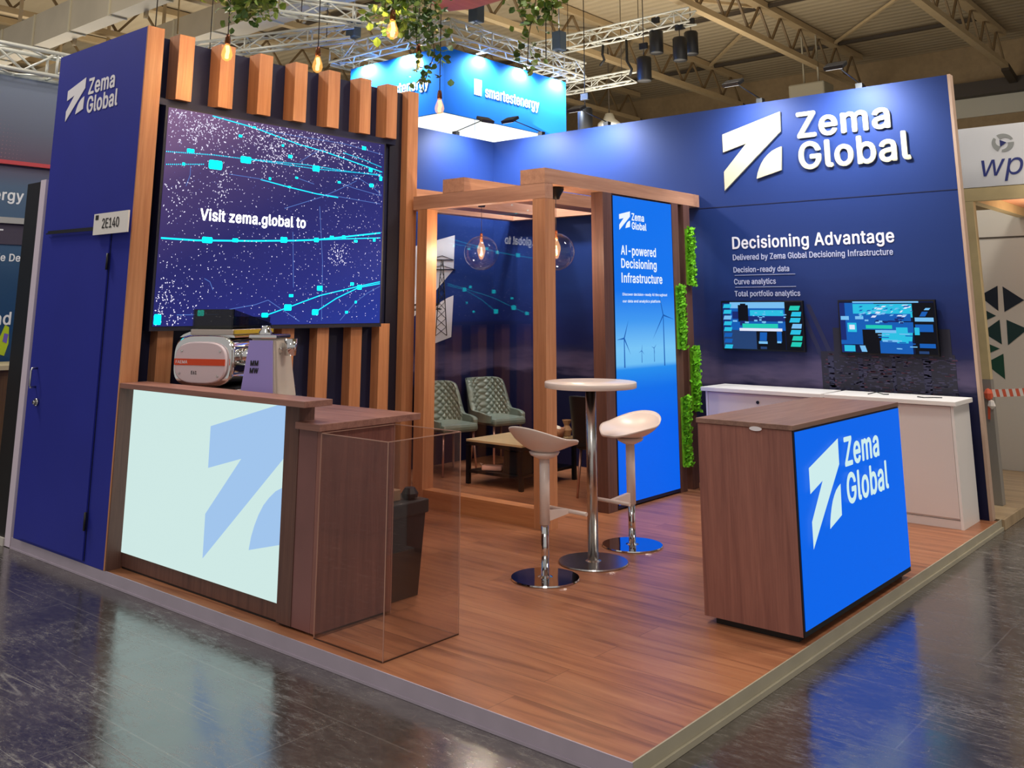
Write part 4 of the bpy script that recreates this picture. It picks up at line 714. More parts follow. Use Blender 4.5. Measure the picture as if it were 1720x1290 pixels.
def grinder():
    O = Vector((-2.875, .43, 1.005)); t = thing('coffee_grinder', 'grey white coffee grinder beside the chrome espresso machine', 'grinder', O)
    Mx = Matrix.Translation(O) @ Matrix.Rotation(R(28), 4, 'Z')
    b = MB(Mx)
    A = [(-.13, -.12, 0), (.13, -.12, 0), (.13, .16, 0), (-.13, .16, 0)]; B = [(-.085, -.095, .40), (.085, -.095, .40), (.085, .10, .40), (-.085, .10, .40)]
    A = [b.v(p) for p in A]; B = [b.v(p) for p in B]; b.face(A[::-1]); b.face(B)
    for k in range(4): b.face([A[k], A[(k + 1) % 4], B[(k + 1) % 4], B[k]])
    bmesh.ops.bevel(b.bm, geom=list(b.bm.edges), offset=.012, segments=2, affect='EDGES')
    body = b.build('body', mat('warm_grey_enamel', S(196, 184, 172), .35), t)
    b = MB(Mx); b.prism([(-.122, -.118, .015), (.10, -.118, .015), (.070, -.100, .392), (-.080, -.100, .392)], (0, -.006, 0)); pl = b.build('front_plate', mat('lilac_lit_enamel', S(164, 152, 226), .4), t)  # lilac colour paints in the purple light on this face
    rt = Mx.to_3x3() @ Vector((1, 0, 0))
    text('MM\nMW', Mx @ Vector((-.062, -.1175, .20)), rt, .055, M['ink'], pl, .075, .05, .002, up=(0, .05, 1), lines=.75)
    b = MB(Mx); b.box(-.09, -.10, .402, .09, .105, .425, .006); b.build('lid', M['chrome'], t)
    b = MB(Mx); b.lathe([(.04, .426), (.04, .44), (.028, .455), (.028, .475), (0, .478)], (-.03, 0, 0), 20); b.build('hopper_collar', M['chrome'], t)
    b = MB(Mx); b.cyl((.14, .0, .30), (.14, .0, .40), .035, .04, 20); b.bar((.08, 0, .36), (.12, 0, .36), .03); b.build('doser', M['chrome'], t)
    b = MB(Mx); b.tube([(.085, -.05, .33), (.10, -.06, .35), (.115, -.06, .33), (.10, -.055, .31), (.085, -.05, .33)], .004, 6); b.build('ring', M['steel'], t)
    b = MB(Mx); b.box(.131, -.06, .05, .19, .08, .062); b.build('fork', M['steel'], t)
    b = MB(Mx); b.box(.131, -.10, .001, .20, .12, .02, .004); b.build('base_tray', mat('pale_grey_enamel', S(190, 176, 162), .4), t)
grinder()

# ================================================================== LOUNGE PERGOLA
t = thing('pergola', 'oak timber pergola framing the glazed lounge corner', 'pergola', (-3.1, 3.7, 0))
box('post', (-2.55, 2.60, 0, -2.425, 2.725, 2.428), M['slat'], t)
box('post', (-3.84, 2.60, 0, -3.725, 2.725, 2.428), M['slat'], t)
box('post', (-2.535, 3.37, 0, -2.415, 3.50, 2.548), M['darkwood'], t)
box('beam', (-3.90, 2.60, 2.43, -2.425, 2.70, 2.548), M['slatx'], t)
box('beam', (-4.718, 4.93, 2.55, -2.425, 5.03, 2.668), M['slatx'], t)
box('beam', (-4.84, 2.72, 2.55, -4.72, 5.03, 2.668), M['slaty'], t)
for x0, x1 in ((-2.675, -2.425), (-3.54, -3.29), (-4.40, -4.155)):
    box('roof_plank', (x0, 2.60, 2.55, x1, 4.928, 2.668), M['slaty'], t)
box('sill', (-3.72, 2.605, 0, -2.552, 2.72, .133), wood('sill_oak', S(176, 112, 70), S(206, 142, 94), 'X'), t)
box('glass_pane', (-3.722, 2.610, .135, -2.553, 2.616, 2.428), M['pane'], t)
for yy in (4.48, 4.69):
    box('post', (-2.53, yy, 0, -2.412, yy + .115, 2.548), M['darkwood'], t)

def moss(yy, z0, z1, label):
    b = MB()
    o_ = (-2.41, yy, z0)
    b.box(-2.4121, yy - .038, z0 + .01, -2.39, yy + .038, z1 - .01)
    for k in range(620):
        x = -2.395 + random.uniform(0, .045); y_ = yy + random.uniform(-.042, .042); z = random.uniform(z0, z1)
        d_ = Vector((random.uniform(-.2, 1), random.uniform(-1, 1), random.uniform(-.6, 1))).normalized(); u_ = d_.orthogonal().normalized() * random.uniform(.007, .014); L = random.uniform(.016, .034)
        p = Vector((x, y_, z))
        b.poly([p - u_, p + d_ * L * .4 - u_ * 1.3, p + d_ * L, p + d_ * L * .5 + u_ * 1.3, p + u_])
    o = b.build('moss_panel', M['moss'], loc=o_, keep=True)
    o['label'] = label; o['category'] = 'moss'; o['group'] = 'moss panels on the thin posts'
moss(4.535, 1.215, 1.790, 'green moss strip high on the post next to the blue light banner')
moss(4.560, .215, .810, 'green moss strip low on the post next to the blue light banner')
moss(4.745, 1.790, 2.330, 'green moss strip at the top of the rearmost thin post')
moss(4.755, .665, 1.240, 'green moss strip lower on the rearmost thin post, above the sideboard')

# light banner
t = thing('light_banner', 'tall glowing blue light box banner with wind turbines', 'banner', (-2.45, 4.0, 0))
box('frame', (-2.50, 3.515, .012, -2.418, 4.475, 2.535), M['navy'], t)
def banner_mat():
    m, n, l, bs = new('banner_print'); bs.inputs['Base Color'].default_value = (.006, .007, .01, 1); bs.inputs['Roughness'].default_value = .45; bs.inputs['Specular IOR Level'].default_value = .05
    tc = n.new('ShaderNodeTexCoord'); sp = n.new('ShaderNodeSeparateXYZ'); l.new(tc.outputs['Object'], sp.inputs[0])
    mr = n.new('ShaderNodeMapRange'); mr.inputs['From Min'].default_value = 0; mr.inputs['From Max'].default_value = 2.55; l.new(sp.outputs['Z'], mr.inputs[0])
    r = n.new('ShaderNodeValToRGB'); e = r.color_ramp.elements
    e[0].color = S(0, 96, 232); e[1].color = S(6, 112, 236)
    for p, c in ((.25, S(0, 98, 236)), (.36, S(8, 110, 232)), (.425, S(34, 140, 236)), (.440, S(110, 190, 244)), (.49, S(120, 196, 246)), (.58, S(64, 152, 240)), (.68, S(14, 116, 236))): e.new(p).color = c
    l.new(mr.outputs[0], r.inputs[0]); l.new(r.outputs[0], bs.inputs['Emission Color']); bs.inputs['Emission Strength'].default_value = 1
    return m
bn = box('light_face', (-2.417, 3.522, .04, -2.412, 4.470, 2.53), banner_mat(), t)
lt = em('banner_white', S(236, 246, 255), 1.0)
BX = -2.4115
logo((BX, 3.606, 2.243), YP, .17, .17, lt, bn, .001)
text('Zema', (BX, 3.80, 2.335), YP, .20, lt, bn, .066, .04, .001)
text('Global', (BX, 3.80, 2.258), YP, .235, lt, bn, .066, .04, .001)
for s_, z, w in (('AI-powered', 2.012, .56), ('Decisioning', 1.900, .565), ('Infrastructure', 1.798, .655)):
    text(s_, (BX, 3.622, z), YP, w, lt, bn, .105 if s_ != 'Infrastructure' else .085, .03, .001)
text('Discover decision-ready AI throughout', (BX, 3.632, 1.685), YP, .72, lt, bn, .03, .01, .001)
text('our data and analytics platform', (BX, 3.632, 1.628), YP, .60, lt, bn, .03, .01, .001)
def turbine(yc, zh, z0, blade, rot, t_=.012):
    b = MB(); X = BX + .0004
    b.prism([(X, yc - t_ * .7, z0), (X, yc + t_ * .7, z0), (X, yc + t_ * .4, zh), (X, yc - t_ * .4, zh)], (.0008, 0, 0))
    for k in range(3):
        a = rot + k * 2 * PI / 3; dy, dz = math.cos(a), math.sin(a)
        L = blade
        if dy > 0: L = min(L, (4.466 - yc) / dy)
        if dy < 0: L = min(L, (yc - 3.526) / -dy)
        b.prism([(X, yc - dz * t_ * .6, zh + dy * t_ * .6), (X, yc + dz * t_ * .6, zh - dy * t_ * .6), (X, yc + dy * L, zh + dz * L)], (.0008, 0, 0))
    b.build('turbine_print', em('turbine_blue', S(26, 92, 176), 1), bn)
turbine(4.273, 1.526, 1.09, .27, R(-12)); turbine(3.64, 1.338, 1.10, .16, R(65)); turbine(3.905, 1.23, 1.13, .05, R(80), .005); turbine(4.105, 1.245, 1.13, .05, R(40), .005)

# globe pendants
def globe(x, yy, z, zt, label, name='globe_pendant'):
    t = thing(name, label, 'pendant lamp', (x, yy, zt), 'glass globe pendants in the lounge')
    b = MB(); b.lathe([(0, 0), (.066, -.002), (.066, -.02), (.036, -.075), (.03, -.095), (0, -.096)], (x, yy, zt), 20); b.build('canopy', M['blackmetal'], t)
    b = MB(); b.cyl((x, yy, zt - .09), (x, yy, z + .17), .0022, n=6); b.build('cord', mat('clear_cord', S(70, 56, 50), .5), t)
    b = MB(); b.cyl((x, yy, z + .17), (x, yy, z + .10), .012, .014, 12); b.build('socket', mat('copper_socket', S(190, 120, 84), .25, .9), t)
    r = .148; b = MB(); b.lathe([(max(0, r * math.sin(a)), r * math.cos(a)) for a in [R(10) + R(158) * k / 20 for k in range(21)]], (x, yy, z), 32); b.build('globe', M['globe'], t, keep=True)
    b = MB(); b.lathe([(.012, .10), (.02, .08), (.034, .045), (.036, .02), (.026, -.02), (.014, -.05), (0, -.056)], (x, yy, z), 16); b.build('bulb', glow_glass('amber_bulb', (.98, .90, .80, 1), (1, .50, .20, 1), .35), t)
    b = MB(); b.tube([(x, yy, z + .05), (x + .008, yy, z), (x, yy, z - .03)], .006, 6); b.build('filament', em('bulb_filament', (1, .62, .28, 1), 3), t)
    light('POINT', 'bulb_light', (x, yy, z + .012), 30, (1, .84, .64), .012)
globe(-3.42, 2.965, 2.055, 2.549, 'clear glass globe pendant glowing in the lounge, left of the corner post')
globe(-2.55, 2.90, 2.03, 2.549, 'clear glass globe pendant half hidden behind the pergola corner post')

# ---------------------------------------------------------------- lounge chairs
def shell_chair(name, label, loc, rz, fabric, legm, group):
    Mx = Matrix.Translation(loc) @ Matrix.Rotation(rz, 4, 'Z')
    t = thing(name, label, 'chair', loc, group)
    # local: front = +x ; seat .46 deep, .46 wide
    def outline(a, off=0):
        # a in [-1,1] runs from right front, round the back, to left front
        A = a * R(132); c, s_ = math.cos(A), math.sin(A); p = 3.2
        rx, ry = .235 + off, .225 + off
        x = -rx * math.copysign(abs(c) ** (2 / p), c); y_ = ry * math.copysign(abs(s_) ** (2 / p), s_)
        return x, y_
    def top(a):
        k = abs(a)
        if k < .40: return .85 - .025 * (k / .40) ** 6
        f = min(1, (k - .40) / .24); f = f * f * (3 - 2 * f)
        return .825 - f * .29 - max(0, k - .64) * .10
    def surf(off, quilt):
        def fn(u, v):
            a = u * 2 - 1; zt = top(a); z = .43 + (zt - .43) * v
            lean = max(0, z - .46) * .22 * max(0, math.cos(a * R(132)))
            o = off
            if quilt and abs(a) < .60 and v > .02:
                s1 = abs(math.sin((a * 15 + z * 30) * PI / 2)); s2 = abs(math.sin((a * 15 - z * 30) * PI / 2))
                o -= .020 * min(s1, s2) ** .6
            x, y_ = outline(a, o); fl = 1 + .12 * max(0, z - .46)
            return (x - lean, y_ * fl, z)
        return fn
    b = MB(Mx)
    nu, nv = 150, 60
    gi = b.grid(surf(-.004, True), nu, nv); go = b.grid(surf(.036, False), nu, nv)
    for i in range(nu - 1):
        b.face([gi[-1][i], gi[-1][i + 1], go[-1][i + 1], go[-1][i]], True); b.face([gi[0][i], go[0][i], go[0][i + 1], gi[0][i + 1]], True)
    for j in range(nv - 1):
        b.face([gi[j][0], gi[j + 1][0], go[j + 1][0], go[j][0]], True); b.face([gi[j][-1], go[j][-1], go[j + 1][-1], gi[j + 1][-1]], True)
    b.build('backrest', fabric, t)
    b = MB(Mx); b.box(-.205, -.205, .395, .255, .205, .475, .028)
    b.build('seat', fabric, t)
    for sx in (-1, 1):
        for sy in (-1, 1):
            b = MB(Mx); b.tube([(sx * .18 + .02, sy * .17, .394), (sx * .215 + .02, sy * .195, .001)], [.013, .010], 10); b.build('leg', legm, t)
    return t
fab = mat('grey_green_leather', S(118, 126, 112), .36, spec=.5, var=.12, vscale=12)
fab2 = mat('black_leather', S(22, 22, 26), .4, spec=.4, var=.1)
legm = mat('rose_steel', S(196, 150, 134), .3, .7)
shell_chair('lounge_chair', 'grey quilted lounge chair nearest the glass pane, left one of two', (-4.72, 3.92, 0), R(-14), fab, legm, 'quilted chairs along the lounge wall')
shell_chair('lounge_chair', 'grey quilted lounge chair in the far lounge corner', (-4.72, 4.66, 0), R(-14), fab, legm, 'quilted chairs along the lounge wall')
shell_chair('lounge_chair', 'black lounge chair seen from behind, near the blue light banner', (-2.81, 3.93, 0), R(100), fab2, legm, None)

# coffee table
t = thing('coffee_table', 'low coffee table with oak top and black metal frame', 'table', (-3.84, 3.95, 0))
TX0, TX1, TY0, TY1 = -4.17, -3.50, 3.60, 4.42
box('tabletop', (TX0, TY0, .372, TX1, TY1, .392), M['paleoak'], t, .002)
b = MB(); b.box(TX0, TY0, .342, TX1, TY0 + .035, .371); b.box(TX0, TY1 - .035, .342, TX1, TY1, .371); b.box(TX0, TY0 + .035, .342, TX0 + .035, TY1 - .035, .371); b.box(TX1 - .035, TY0 + .035, .342, TX1, TY1 - .035, .371); b.build('frame', M['blackmetal'], t)
for x in (TX0, TX1 - .035):
    for yy in (TY0, TY1 - .035): box('leg', (x, yy, 0, x + .035, yy + .035, .341), M['blackmetal'], t)
box('lower_shelf', (TX0 + .036, TY0 + .005, .10, TX1 - .036, TY1 - .005, .125), M['blackmetal'], t)
o = box('black_box', (-3.76, 3.66, .127, -3.55, 4.02, .32), mat('matt_black_card', S(12, 12, 14), .7), bev=.004, loc=(-3.65, 3.84, .127)); o['label'] = 'black box on the lower shelf of the coffee table'; o['category'] = 'box'
t = thing('tissue_pack', 'small pink tissue pack on the coffee table lower shelf', 'tissue pack', (-3.93, 3.70, .127))
b = MB(Matrix.Translation((-3.93, 3.70, .127)) @ Matrix.Rotation(R(30), 4, 'Z')); b.box(-.095, -.05, 0, .095, .05, .045, .014); b.build('pack', mat('pink_plastic', S(240, 184, 164), .4), t)
b = MB(); b.tube([(-4.01, 3.66, .16), (-4.05, 3.66, .185), (-4.03, 3.68, .175)], .003, 6); b.build('cord', mat('pale_cord', S(224, 204, 190), .5), t)
# things on the table
t = thing('bread_basket', 'small brown basket with white napkins on the coffee table', 'basket', (-3.56, 4.19, .393))
b = MB(); b.lathe([(0, .001), (.06, .002), (.082, .09), (.076, .09), (.056, .01), (0, .009)], (-3.56, 4.19, .393), 24); b.build('bowl', mat('brown_wicker', S(168, 116, 84), .6, bump=.4, bscale=90), t)
b = MB(); b.lathe([(0, .02), (.035, .03), (.045, .07), (.03, .105), (0, .115)], (-3.545, 4.18, .393), 14); b.lathe([(0, .02), (.02, .03), (.03, .08), (0, .10)], (-3.605, 4.21, .393), 12); b.build('napkin', mat('white_paper', S(244, 236, 220), .6), t)
b = MB(); 
b.lathe([(0, 0), (.035, .005), (.05, .06), (.024, .10), (.045, .15), (.04, .152)], (-3.555, 4.345, .393), 11, False); o = b.build('paper_bag', mat('kraft_paper', S(170, 132, 96), .8), loc=(-3.555, 4.345, .393)); o['label'] = 'crumpled brown paper bag at the rear corner of the coffee table'; o['category'] = 'bag'

# ================================================================== BAR TABLE AND STOOLS
t = thing('bar_table', 'tall round white bar table on a steel column between two stools', 'table', (-1.668, 2.11, 0))
X, Y = -1.668, 2.11
b = MB(); b.lathe([(0, 1.075), (.30, 1.075), (.303, 1.078), (.303, 1.108), (.30, 1.112), (0, 1.112)], (X, Y, 0), 64); b.build('tabletop', M['stool'], t)
b = MB(); b.lathe([(0, 1.068), (.12, 1.068), (.12, 1.074), (0, 1.074)], (X, Y, 0), 24); b.build('mounting_plate', M['blackmetal'], t)
b = MB(); b.cyl((X, Y, .012), (X, Y, 1.067), .034, n=28); b.build('column', M['steel'], t)
b = MB(); b.lathe([(0, 0.001), (.222, .001), (.224, .004), (.220, .011), (.05, .012), (.036, .02), (0, .02)], (X, Y, 0), 64, False); b.build('base_plate', M['steel'], t)

def stool(loc, rz, label, h0, stem=.306):
    t = thing('bar_stool', label, 'stool', loc, 'white bar stools')
    Mx = Matrix.Translation(loc) @ Matrix.Rotation(rz, 4, 'Z')    # local: sitter faces +y
    z0 = h0
    def top_pt(u, v):
        # u round, v from centre to rim
        a = 2 * PI * u; r = v
        sx, sy = math.sin(a), math.cos(a)
        w = .215 * (1 - .40 * max(0, sy) ** 2); l = .22 if sy < 0 else .265
        x, y_ = w * sx * r, l * sy * r - .005
        f = y_ / .2
        z = z0 + .03
        if f < 0: z += .125 * (r ** 2.2) * (abs(sy) ** 1.6)
        else: z -= .022 * (r ** 2) * sy ** 2
        z += .05 * r ** 2.5 * abs(sx) ** 2 * (1 - .3 * max(0, sy))
        z += .012 * math.exp(-((x / .06) ** 2)) * max(0, f) * 1.2
        return x, y_, z
    def bot_pt(u, v):
        x, y_, z = top_pt(u, v); return (x * (.98 if v > .9 else 1), y_ * (.985 if v > .9 else 1), z - .012 - .038 * (1 - v ** 1.5) * (1 - .6 * max(0, y_ / .265)))
    b = MB(Mx); gt = b.grid(lambda u, v: top_pt(u, max(v, .002)), 48, 14, True, True); gb = b.grid(lambda u, v: bot_pt(u, max(v, .002)), 48, 14, True, True)
    for i in range(48): b.face([gt[-1][i], gt[-1][(i + 1) % 48], gb[-1][(i + 1) % 48], gb[-1][i]], True)
    b.face(gt[0]); b.face(gb[0][::-1])
    b.build('seat', M['stool'], t)
    b = MB(Mx); b.lathe([(0, z0 - .055), (.04, z0 - .052), (.085, z0 - .03), (.095, z0 - .012), (.0, z0 - .008)], (0, 0, 0), 28); b.build('seat_hub', M['stool'], t)
    b = MB(Mx); b.cyl((0, 0, stem), (0, 0, z0 - .05), .031, n=24); b.build('sleeve', M['stool'], t)
    b = MB(Mx); b.cyl((0, 0, .012), (0, 0, stem + .01), .024, n=20); b.build('piston', M['chrome'], t)
    b = MB(Mx); b.lathe([(0, .001), (.206, .001), (.208, .004), (.204, .011), (.045, .012), (.03, .02), (0, .02)], (0, 0, 0), 64, False); b.build('base_plate', M['chrome'], t)
    b = MB(Mx); zf = stem + .045
    b.prism([(-.014, .028, zf - .03), (-.014, .028, zf + .03), (-.014, .21, zf + .012), (-.014, .21, zf - .012)], (.028, 0, 0)); b.tube([(-.15, .215, zf), (.15, .215, zf)], .0125, 12)
    b.build('footrest', M['stool'], t)
stool((-1.68, 1.63, 0), R(-4), 'white bar stool nearest the camera, left of the bar table', .735, .306)
stool((-1.715, 2.635, 0), R(176), 'white bar stool on the far side of the bar table, by the blue banner', .715, .27)

# ================================================================== RIGHT LIGHT COUNTER
t = thing('light_counter', 'free standing walnut counter with glowing blue logo front', 'counter', (-.28, 2.32, 0))
x0, x1, y0_, y1_ = -.555, -.012, 1.535, 3.085
box('carcass', (x0, y0_, .035, x1 - .012, y1_, .985), M['walnut'], t)
box('counter_top', (x0 - .006, y0_ - .008, .987, x1 - .002, y1_ + .004, 1.012), M['walnuty'], t, .002)
box('plinth', (x0 + .05, y0_ + .03, .001, x1 - .05, y1_ - .03, .035), M['black'], t)
box('frame', (x1 - .011, y0_, .035, x1 - .004, y1_, .985), M['blackmetal'], t)
fp = box('light_panel', (x1 - .0035, y0_ + .012, .062, x1, y1_ - .008, .978), em('blue_lightbox', S(0, 100, 232), 1, .4), t, label='glowing blue light panel')
mint = em('mint_white_logo', S(206, 236, 236), 1, .4)
logo((.0, 1.66, .415), YP, .395, .485, mint, fp, .001)
text('Zema', (0, 2.135, .742), YP, .525, mint, fp, .155, .035, .001)
text('Global', (0, 2.135, .548), YP, .64, mint, fp, .163, .035, .001)
b = MB(); b.prism([(-.215 + .035 * math.cos(a), y0_ - .0085, .982 + .011 * math.sin(a)) for a in [2 * PI * k / 20 for k in range(20)]], (0, -.002, 0)); b.build('oval_sticker', M['letter'], t)

# ================================================================== SIDEBOARDS AND SCREENS
def sideboard(xa, xb, label):
    t = thing('sideboard', label, 'cabinet', ((xa + xb) / 2, 4.78, 0), 'white sideboards along the back wall')
    ya, yb = 4.575, 4.985
    box('side_panel', (xa + .03, ya, .0, xa + .05, yb, .868), M['whitetop'], t); box('side_panel', (xb - .05, ya, .0, xb - .03, yb, .868), M['whitetop'], t)
    box('carcass', (xa + .051, ya + .02, .06, xb - .051, yb, .866), M['whitetop'], t)
    d = box('door', (xa + .053, ya + .002, .075, xb - .053, ya + .019, .862), M['white'], t)
    b = MB(); b.cyl(((xa + xb) / 2 - .02, ya + .002, .80), ((xa + xb) / 2 - .02, ya - .008, .80), .013, n=16); b.build('lock', M['black'], d)
    box('plinth', (xa + .051, ya + .01, .0, xb - .051, ya + .03, .058), M['white'], t)
    box('top', (xa, ya - .035, .870, xb, 4.99, .905), M['whitetop'], t, .004)
    return t
sideboard(-2.215, -1.125, 'white sideboard standing next to the moss posts')
sideboard(-1.09, -.085, 'white sideboard at the right end of the back wall')
for nm, pts, lab in (('left', [(-.80, 4.72, .909), (-.74, 4.75, .925), (-.70, 4.79, .909), (-.66, 4.80, .909)], 'short black cable end on the sideboard under the right screen'), ('right', [(-.42, 4.74, .909), (-.36, 4.70, .909), (-.30, 4.72, .912), (-.25, 4.78, .909)], 'curled black cable near the outer end of the sideboard')):
    b = MB(); b.tube(pts, .004, 6); o = b.build('cable', M['cord'], loc=pts[0]); o['label'] = lab; o['category'] = 'cable'

def tv(xa, xb, z0, z1, label, rects):
    t = thing('wall_screen', label, 'screen', ((xa + xb) / 2, 5.0, z0), 'flat screens on the back wall')
    box('casing', (xa - .012, 4.985, z0 - .014, xb + .012, 5.02, z1 + .012), M['blackmetal'], t)
    box('wall_mount', (xa + .2, 5.021, z0 + .1, xb - .2, 5.036, z1 - .1), M['black'], t)
    box('display', (xa, 4.983, z0, xb, 4.985, z1), em('tv_dark', S(10, 22, 58), 1), t)
    b = MB(); w, h = xb - xa, z1 - z0
    for i, (u, v, du, dv, c, *k) in enumerate(rects):
        b.mi = c; yy = 4.9825 - .00025 * (i + 1)
        sk = k[0] if k else 0
        b.poly([(xa + u * w, yy, z1 - (v + dv) * h), (xa + (u + du) * w, yy, z1 - (v + dv) * h), (xa + min(1, u + du + sk) * w, yy, z1 - v * h), (xa + min(1, u + sk) * w, yy, z1 - v * h)])
    b.build('screen_graphic', TVM, t)
TVM = [em('tv_cyan', S(40, 190, 226), 1), em('tv_blue', S(16, 92, 180), 1), em('tv_sky', S(120, 190, 240), 1), em('tv_green', S(30, 200, 180), 1), em('tv_white', S(222, 230, 250), 1), em('tv_black', S(6, 8, 16), 1), em('tv_navy', S(20, 40, 110), 1), em('tv_slate', S(34, 64, 112), 1)]
random.seed(5)
r1 = [(.0, .02, .12, .96, 6), (.10, .02, .78, .58, 1), (.10, .0, .75, .13, 2), (.0, .60, .45, .40, 7), (.43, .60, .36, .40, 5), (.13, .20, .08, .16, 6), (.36, .17, .42, .12, 0), (.30, .30, .50, .11, 6)]
r1 += [(.01, .04 + .125 * k, .10, .085, (0, 0, 2, 0, 0, 1, 1, 0)[k % 8], .015) for k in range(8)]
r1 += [(.80, .0, .20, 1.0, 5)] + [(.85 + .02 * (k % 2), .08 + .125 * k, .12, .095, (3, 0, 0, 2, 0, 3, 3, 0)[k % 8], .02) for k in range(7)]
r1 += [(.21, .06, .13, .36, 5), (.24, .03, .07, .04, 5), (.23, .40, .08, .10, 6), (.26, .46, .45, .09, 3), (.22, .555, .54, .06, 4), (.47, .64, .09, .18, 1, .01), (.46, .83, .11, .05, 2), (.69, .62, .06, .22, 1), (.69, .82, .05, .04, 2), (.48, .94, .08, .05, 7)]
r1 += [(random.uniform(.12, .75), random.uniform(.36, .42), random.uniform(.02, .06), .035, 2) for k in range(7)] + [(random.uniform(.4, .8), random.uniform(.17, .33), random.uniform(.01, .05), .02, 2) for k in range(12)]
r2 = [(.0, .03, .12, .97, 6), (.06, .03, .32, .80, 1), (.15, .05, .64, .26, 0), (.15, .0, .70, .03, 2), (.14, .24, .62, .14, 1), (.28, .40, .50, .20, 1), (.01, .29, .09, .075, 2), (.17, .29, .09, .06, 2), (.78, .03, .22, .97, 5), (.80, .31, .19, .075, 2), (.28, .46, .28, .07, 3), (.0, .76, .28, .08, 1), (.03, .86, .12, .12, 0), (.08, .42, .10, .18, 0), (.10, .46, .06, .09, 4), (.24, .55, .20, .45, 5), (.42, .60, .32, .40, 0, .03), (.42, .76, .34, .24, 1), (.38, .555, .24, .055, 2), (.60, .50, .12, .30, 0), (.45, .74, .16, .04, 2), (.22, .86, .06, .12, 2, -.02), (.80, .44, .18, .14, 1), (.83, .80, .16, .08, 1), (.79, .50, .05, .14, 0), (.85, .20, .06, .09, 1, .03), (.90, .13, .05, .04, 2, .02), (.82, .94, .10, .05, 7)]
r2 += [(random.uniform(.2, .75), random.uniform(.06, .28), random.uniform(.01, .06), random.uniform(.015, .04), random.choice((2, 2, 4, 0, 1)), .02) for k in range(46)]
r2 += [(random.uniform(.28, .7), random.uniform(.30, .40), random.uniform(.02, .05), .03, random.choice((2, 6, 6))) for k in range(16)] + [(random.uniform(.40, .74), random.uniform(.60, .96), random.uniform(.04, .12), .018, random.choice((2, 1))) for k in range(14)]
tv(-2.20, -1.43, 1.222, 1.640, 'flat wall screen nearer the moss posts, lit cyan and blue', r1)
tv(-1.088, -.312, 1.220, 1.643, 'flat wall screen toward the outer end of the back wall', r2)

# ================================================================== ARM SPOTLIGHTS
def armspot(x, y_, dx, dy, label, aim, e=130):
    t = thing('arm_spotlight', label, 'spotlight', (x, y_, 3.5), 'arm spotlights clamped on the wall tops')
    hx, hy, hz = x + dx, y_ + dy, 3.60
    b = MB(); b.box(x - .03, y_ - .03, 3.501, x + .03, y_ + .03, 3.545); b.build('clamp', M['black'], t)
    b = MB(); b.tube([(x, y_, 3.545), (hx, hy, hz + .01)], .006, 8); b.build('arm', M['black'], t)
    L = Vector((dx, dy, 0)).normalized(); P_ = Vector((-L.y, L.x, 0))
    Mx = Matrix(((P_.x, L.x, 0, hx), (P_.y, L.y, 0, hy), (0, 0, 1, hz), (0, 0, 0, 1))) @ Matrix.Rotation(R(-28), 4, 'X')
    b = MB(Mx); b.box(-.085, -.06, -.018, .085, .06, .018, .006); h = b.build('head', M['black'], t)
    b = MB(Mx); b.box(-.07, -.05, -.0205, .07, .05, -.0185); b.build('lens', em('led_lens', (1, .96, .9, 1), 2.0), h)
    light('SPOT', 'arm_spot_light', (hx - L.x * .03, hy - L.y * .03, hz - .05), e, (.88, .95, 1), .06, aim, spot_size=R(150), spot_blend=1)
armspot(-.80, 5.075, 0, -.55, 'black arm spotlight above the word Zema on the back wall', (-.80, 5.0, 3.0))
armspot(-1.75, 5.075, 0, -.55, 'black arm spotlight above the big white emblem on the back wall', (-1.75, 5.0, 3.0), 75)
armspot(-3.52, 5.075, 0, -.55, 'black arm spotlight on the back wall beside the hanging blue banner', (-3.52, 5.0, 3.0), 140)
armspot(-4.42, 5.075, 0, -.55, 'black arm spotlight just right of the corner of the blue walls', (-4.42, 5.0, 3.0))
armspot(-5.145, 4.43, .52, -.08, 'black arm spotlight on the side wall left of the wall corner', (-5.06, 4.4, 3.0))

# ================================================================== HANGING BULBS, TRELLIS AND VINES
def bulb(p, label):
    x, yy, z = p; t = thing('pendant_bulb', label, 'pendant lamp', (x, yy, 3.89), 'bare filament bulbs hanging over the stand')
    b = MB(); b.cyl((x, yy, z + .11), (x, yy, 4.6), .004, n=6); b.build('cord', M['cord'], t)
    b = MB(); b.lathe([(0, .115), (.012, .114), (.018, .09), (.02, .05), (.016, .045), (0, .045)], (x, yy, z), 14); b.build('socket', M['socket'], t)
    b = MB(); b.lathe([(.014, .045), (.02, .03), (.034, -.01), (.038, -.035), (.030, -.062), (.012, -.075), (0, -.077)], (x, yy, z), 18); b.build('bulb', glow_glass('warm_bulb', (1, .90, .72, 1), (1, .50, .12, 1), .42), t)
    b = MB(); b.tube([(x, yy, z + .03), (x + .01, yy, z - .01), (x - .008, yy + .006, z - .03), (x, yy, z - .055)], .013, 8); b.build('filament', em('white_hot_filament', (1, .66, .26, 1), 3), t)
    light('POINT', 'bulb_light', (x, yy, z - .015), 24, (1, .72, .44), .018)
bulb((-3.48, .39, 3.34), 'glowing filament bulb in front of the second top slat from the tower')
bulb((-3.17, .93, 3.31), 'glowing filament bulb in front of the fifth top slat')
bulb((-2.08, .65, 3.29), 'glowing filament bulb among the leaves, highest in the frame')
bulb((-2.54, 1.32, 3.30), 'glowing filament bulb beside the hanging leaves, over the last slats')
bulb((-3.02, 2.02, 3.16), 'glowing filament bulb hanging lowest, in front of the blue banner')

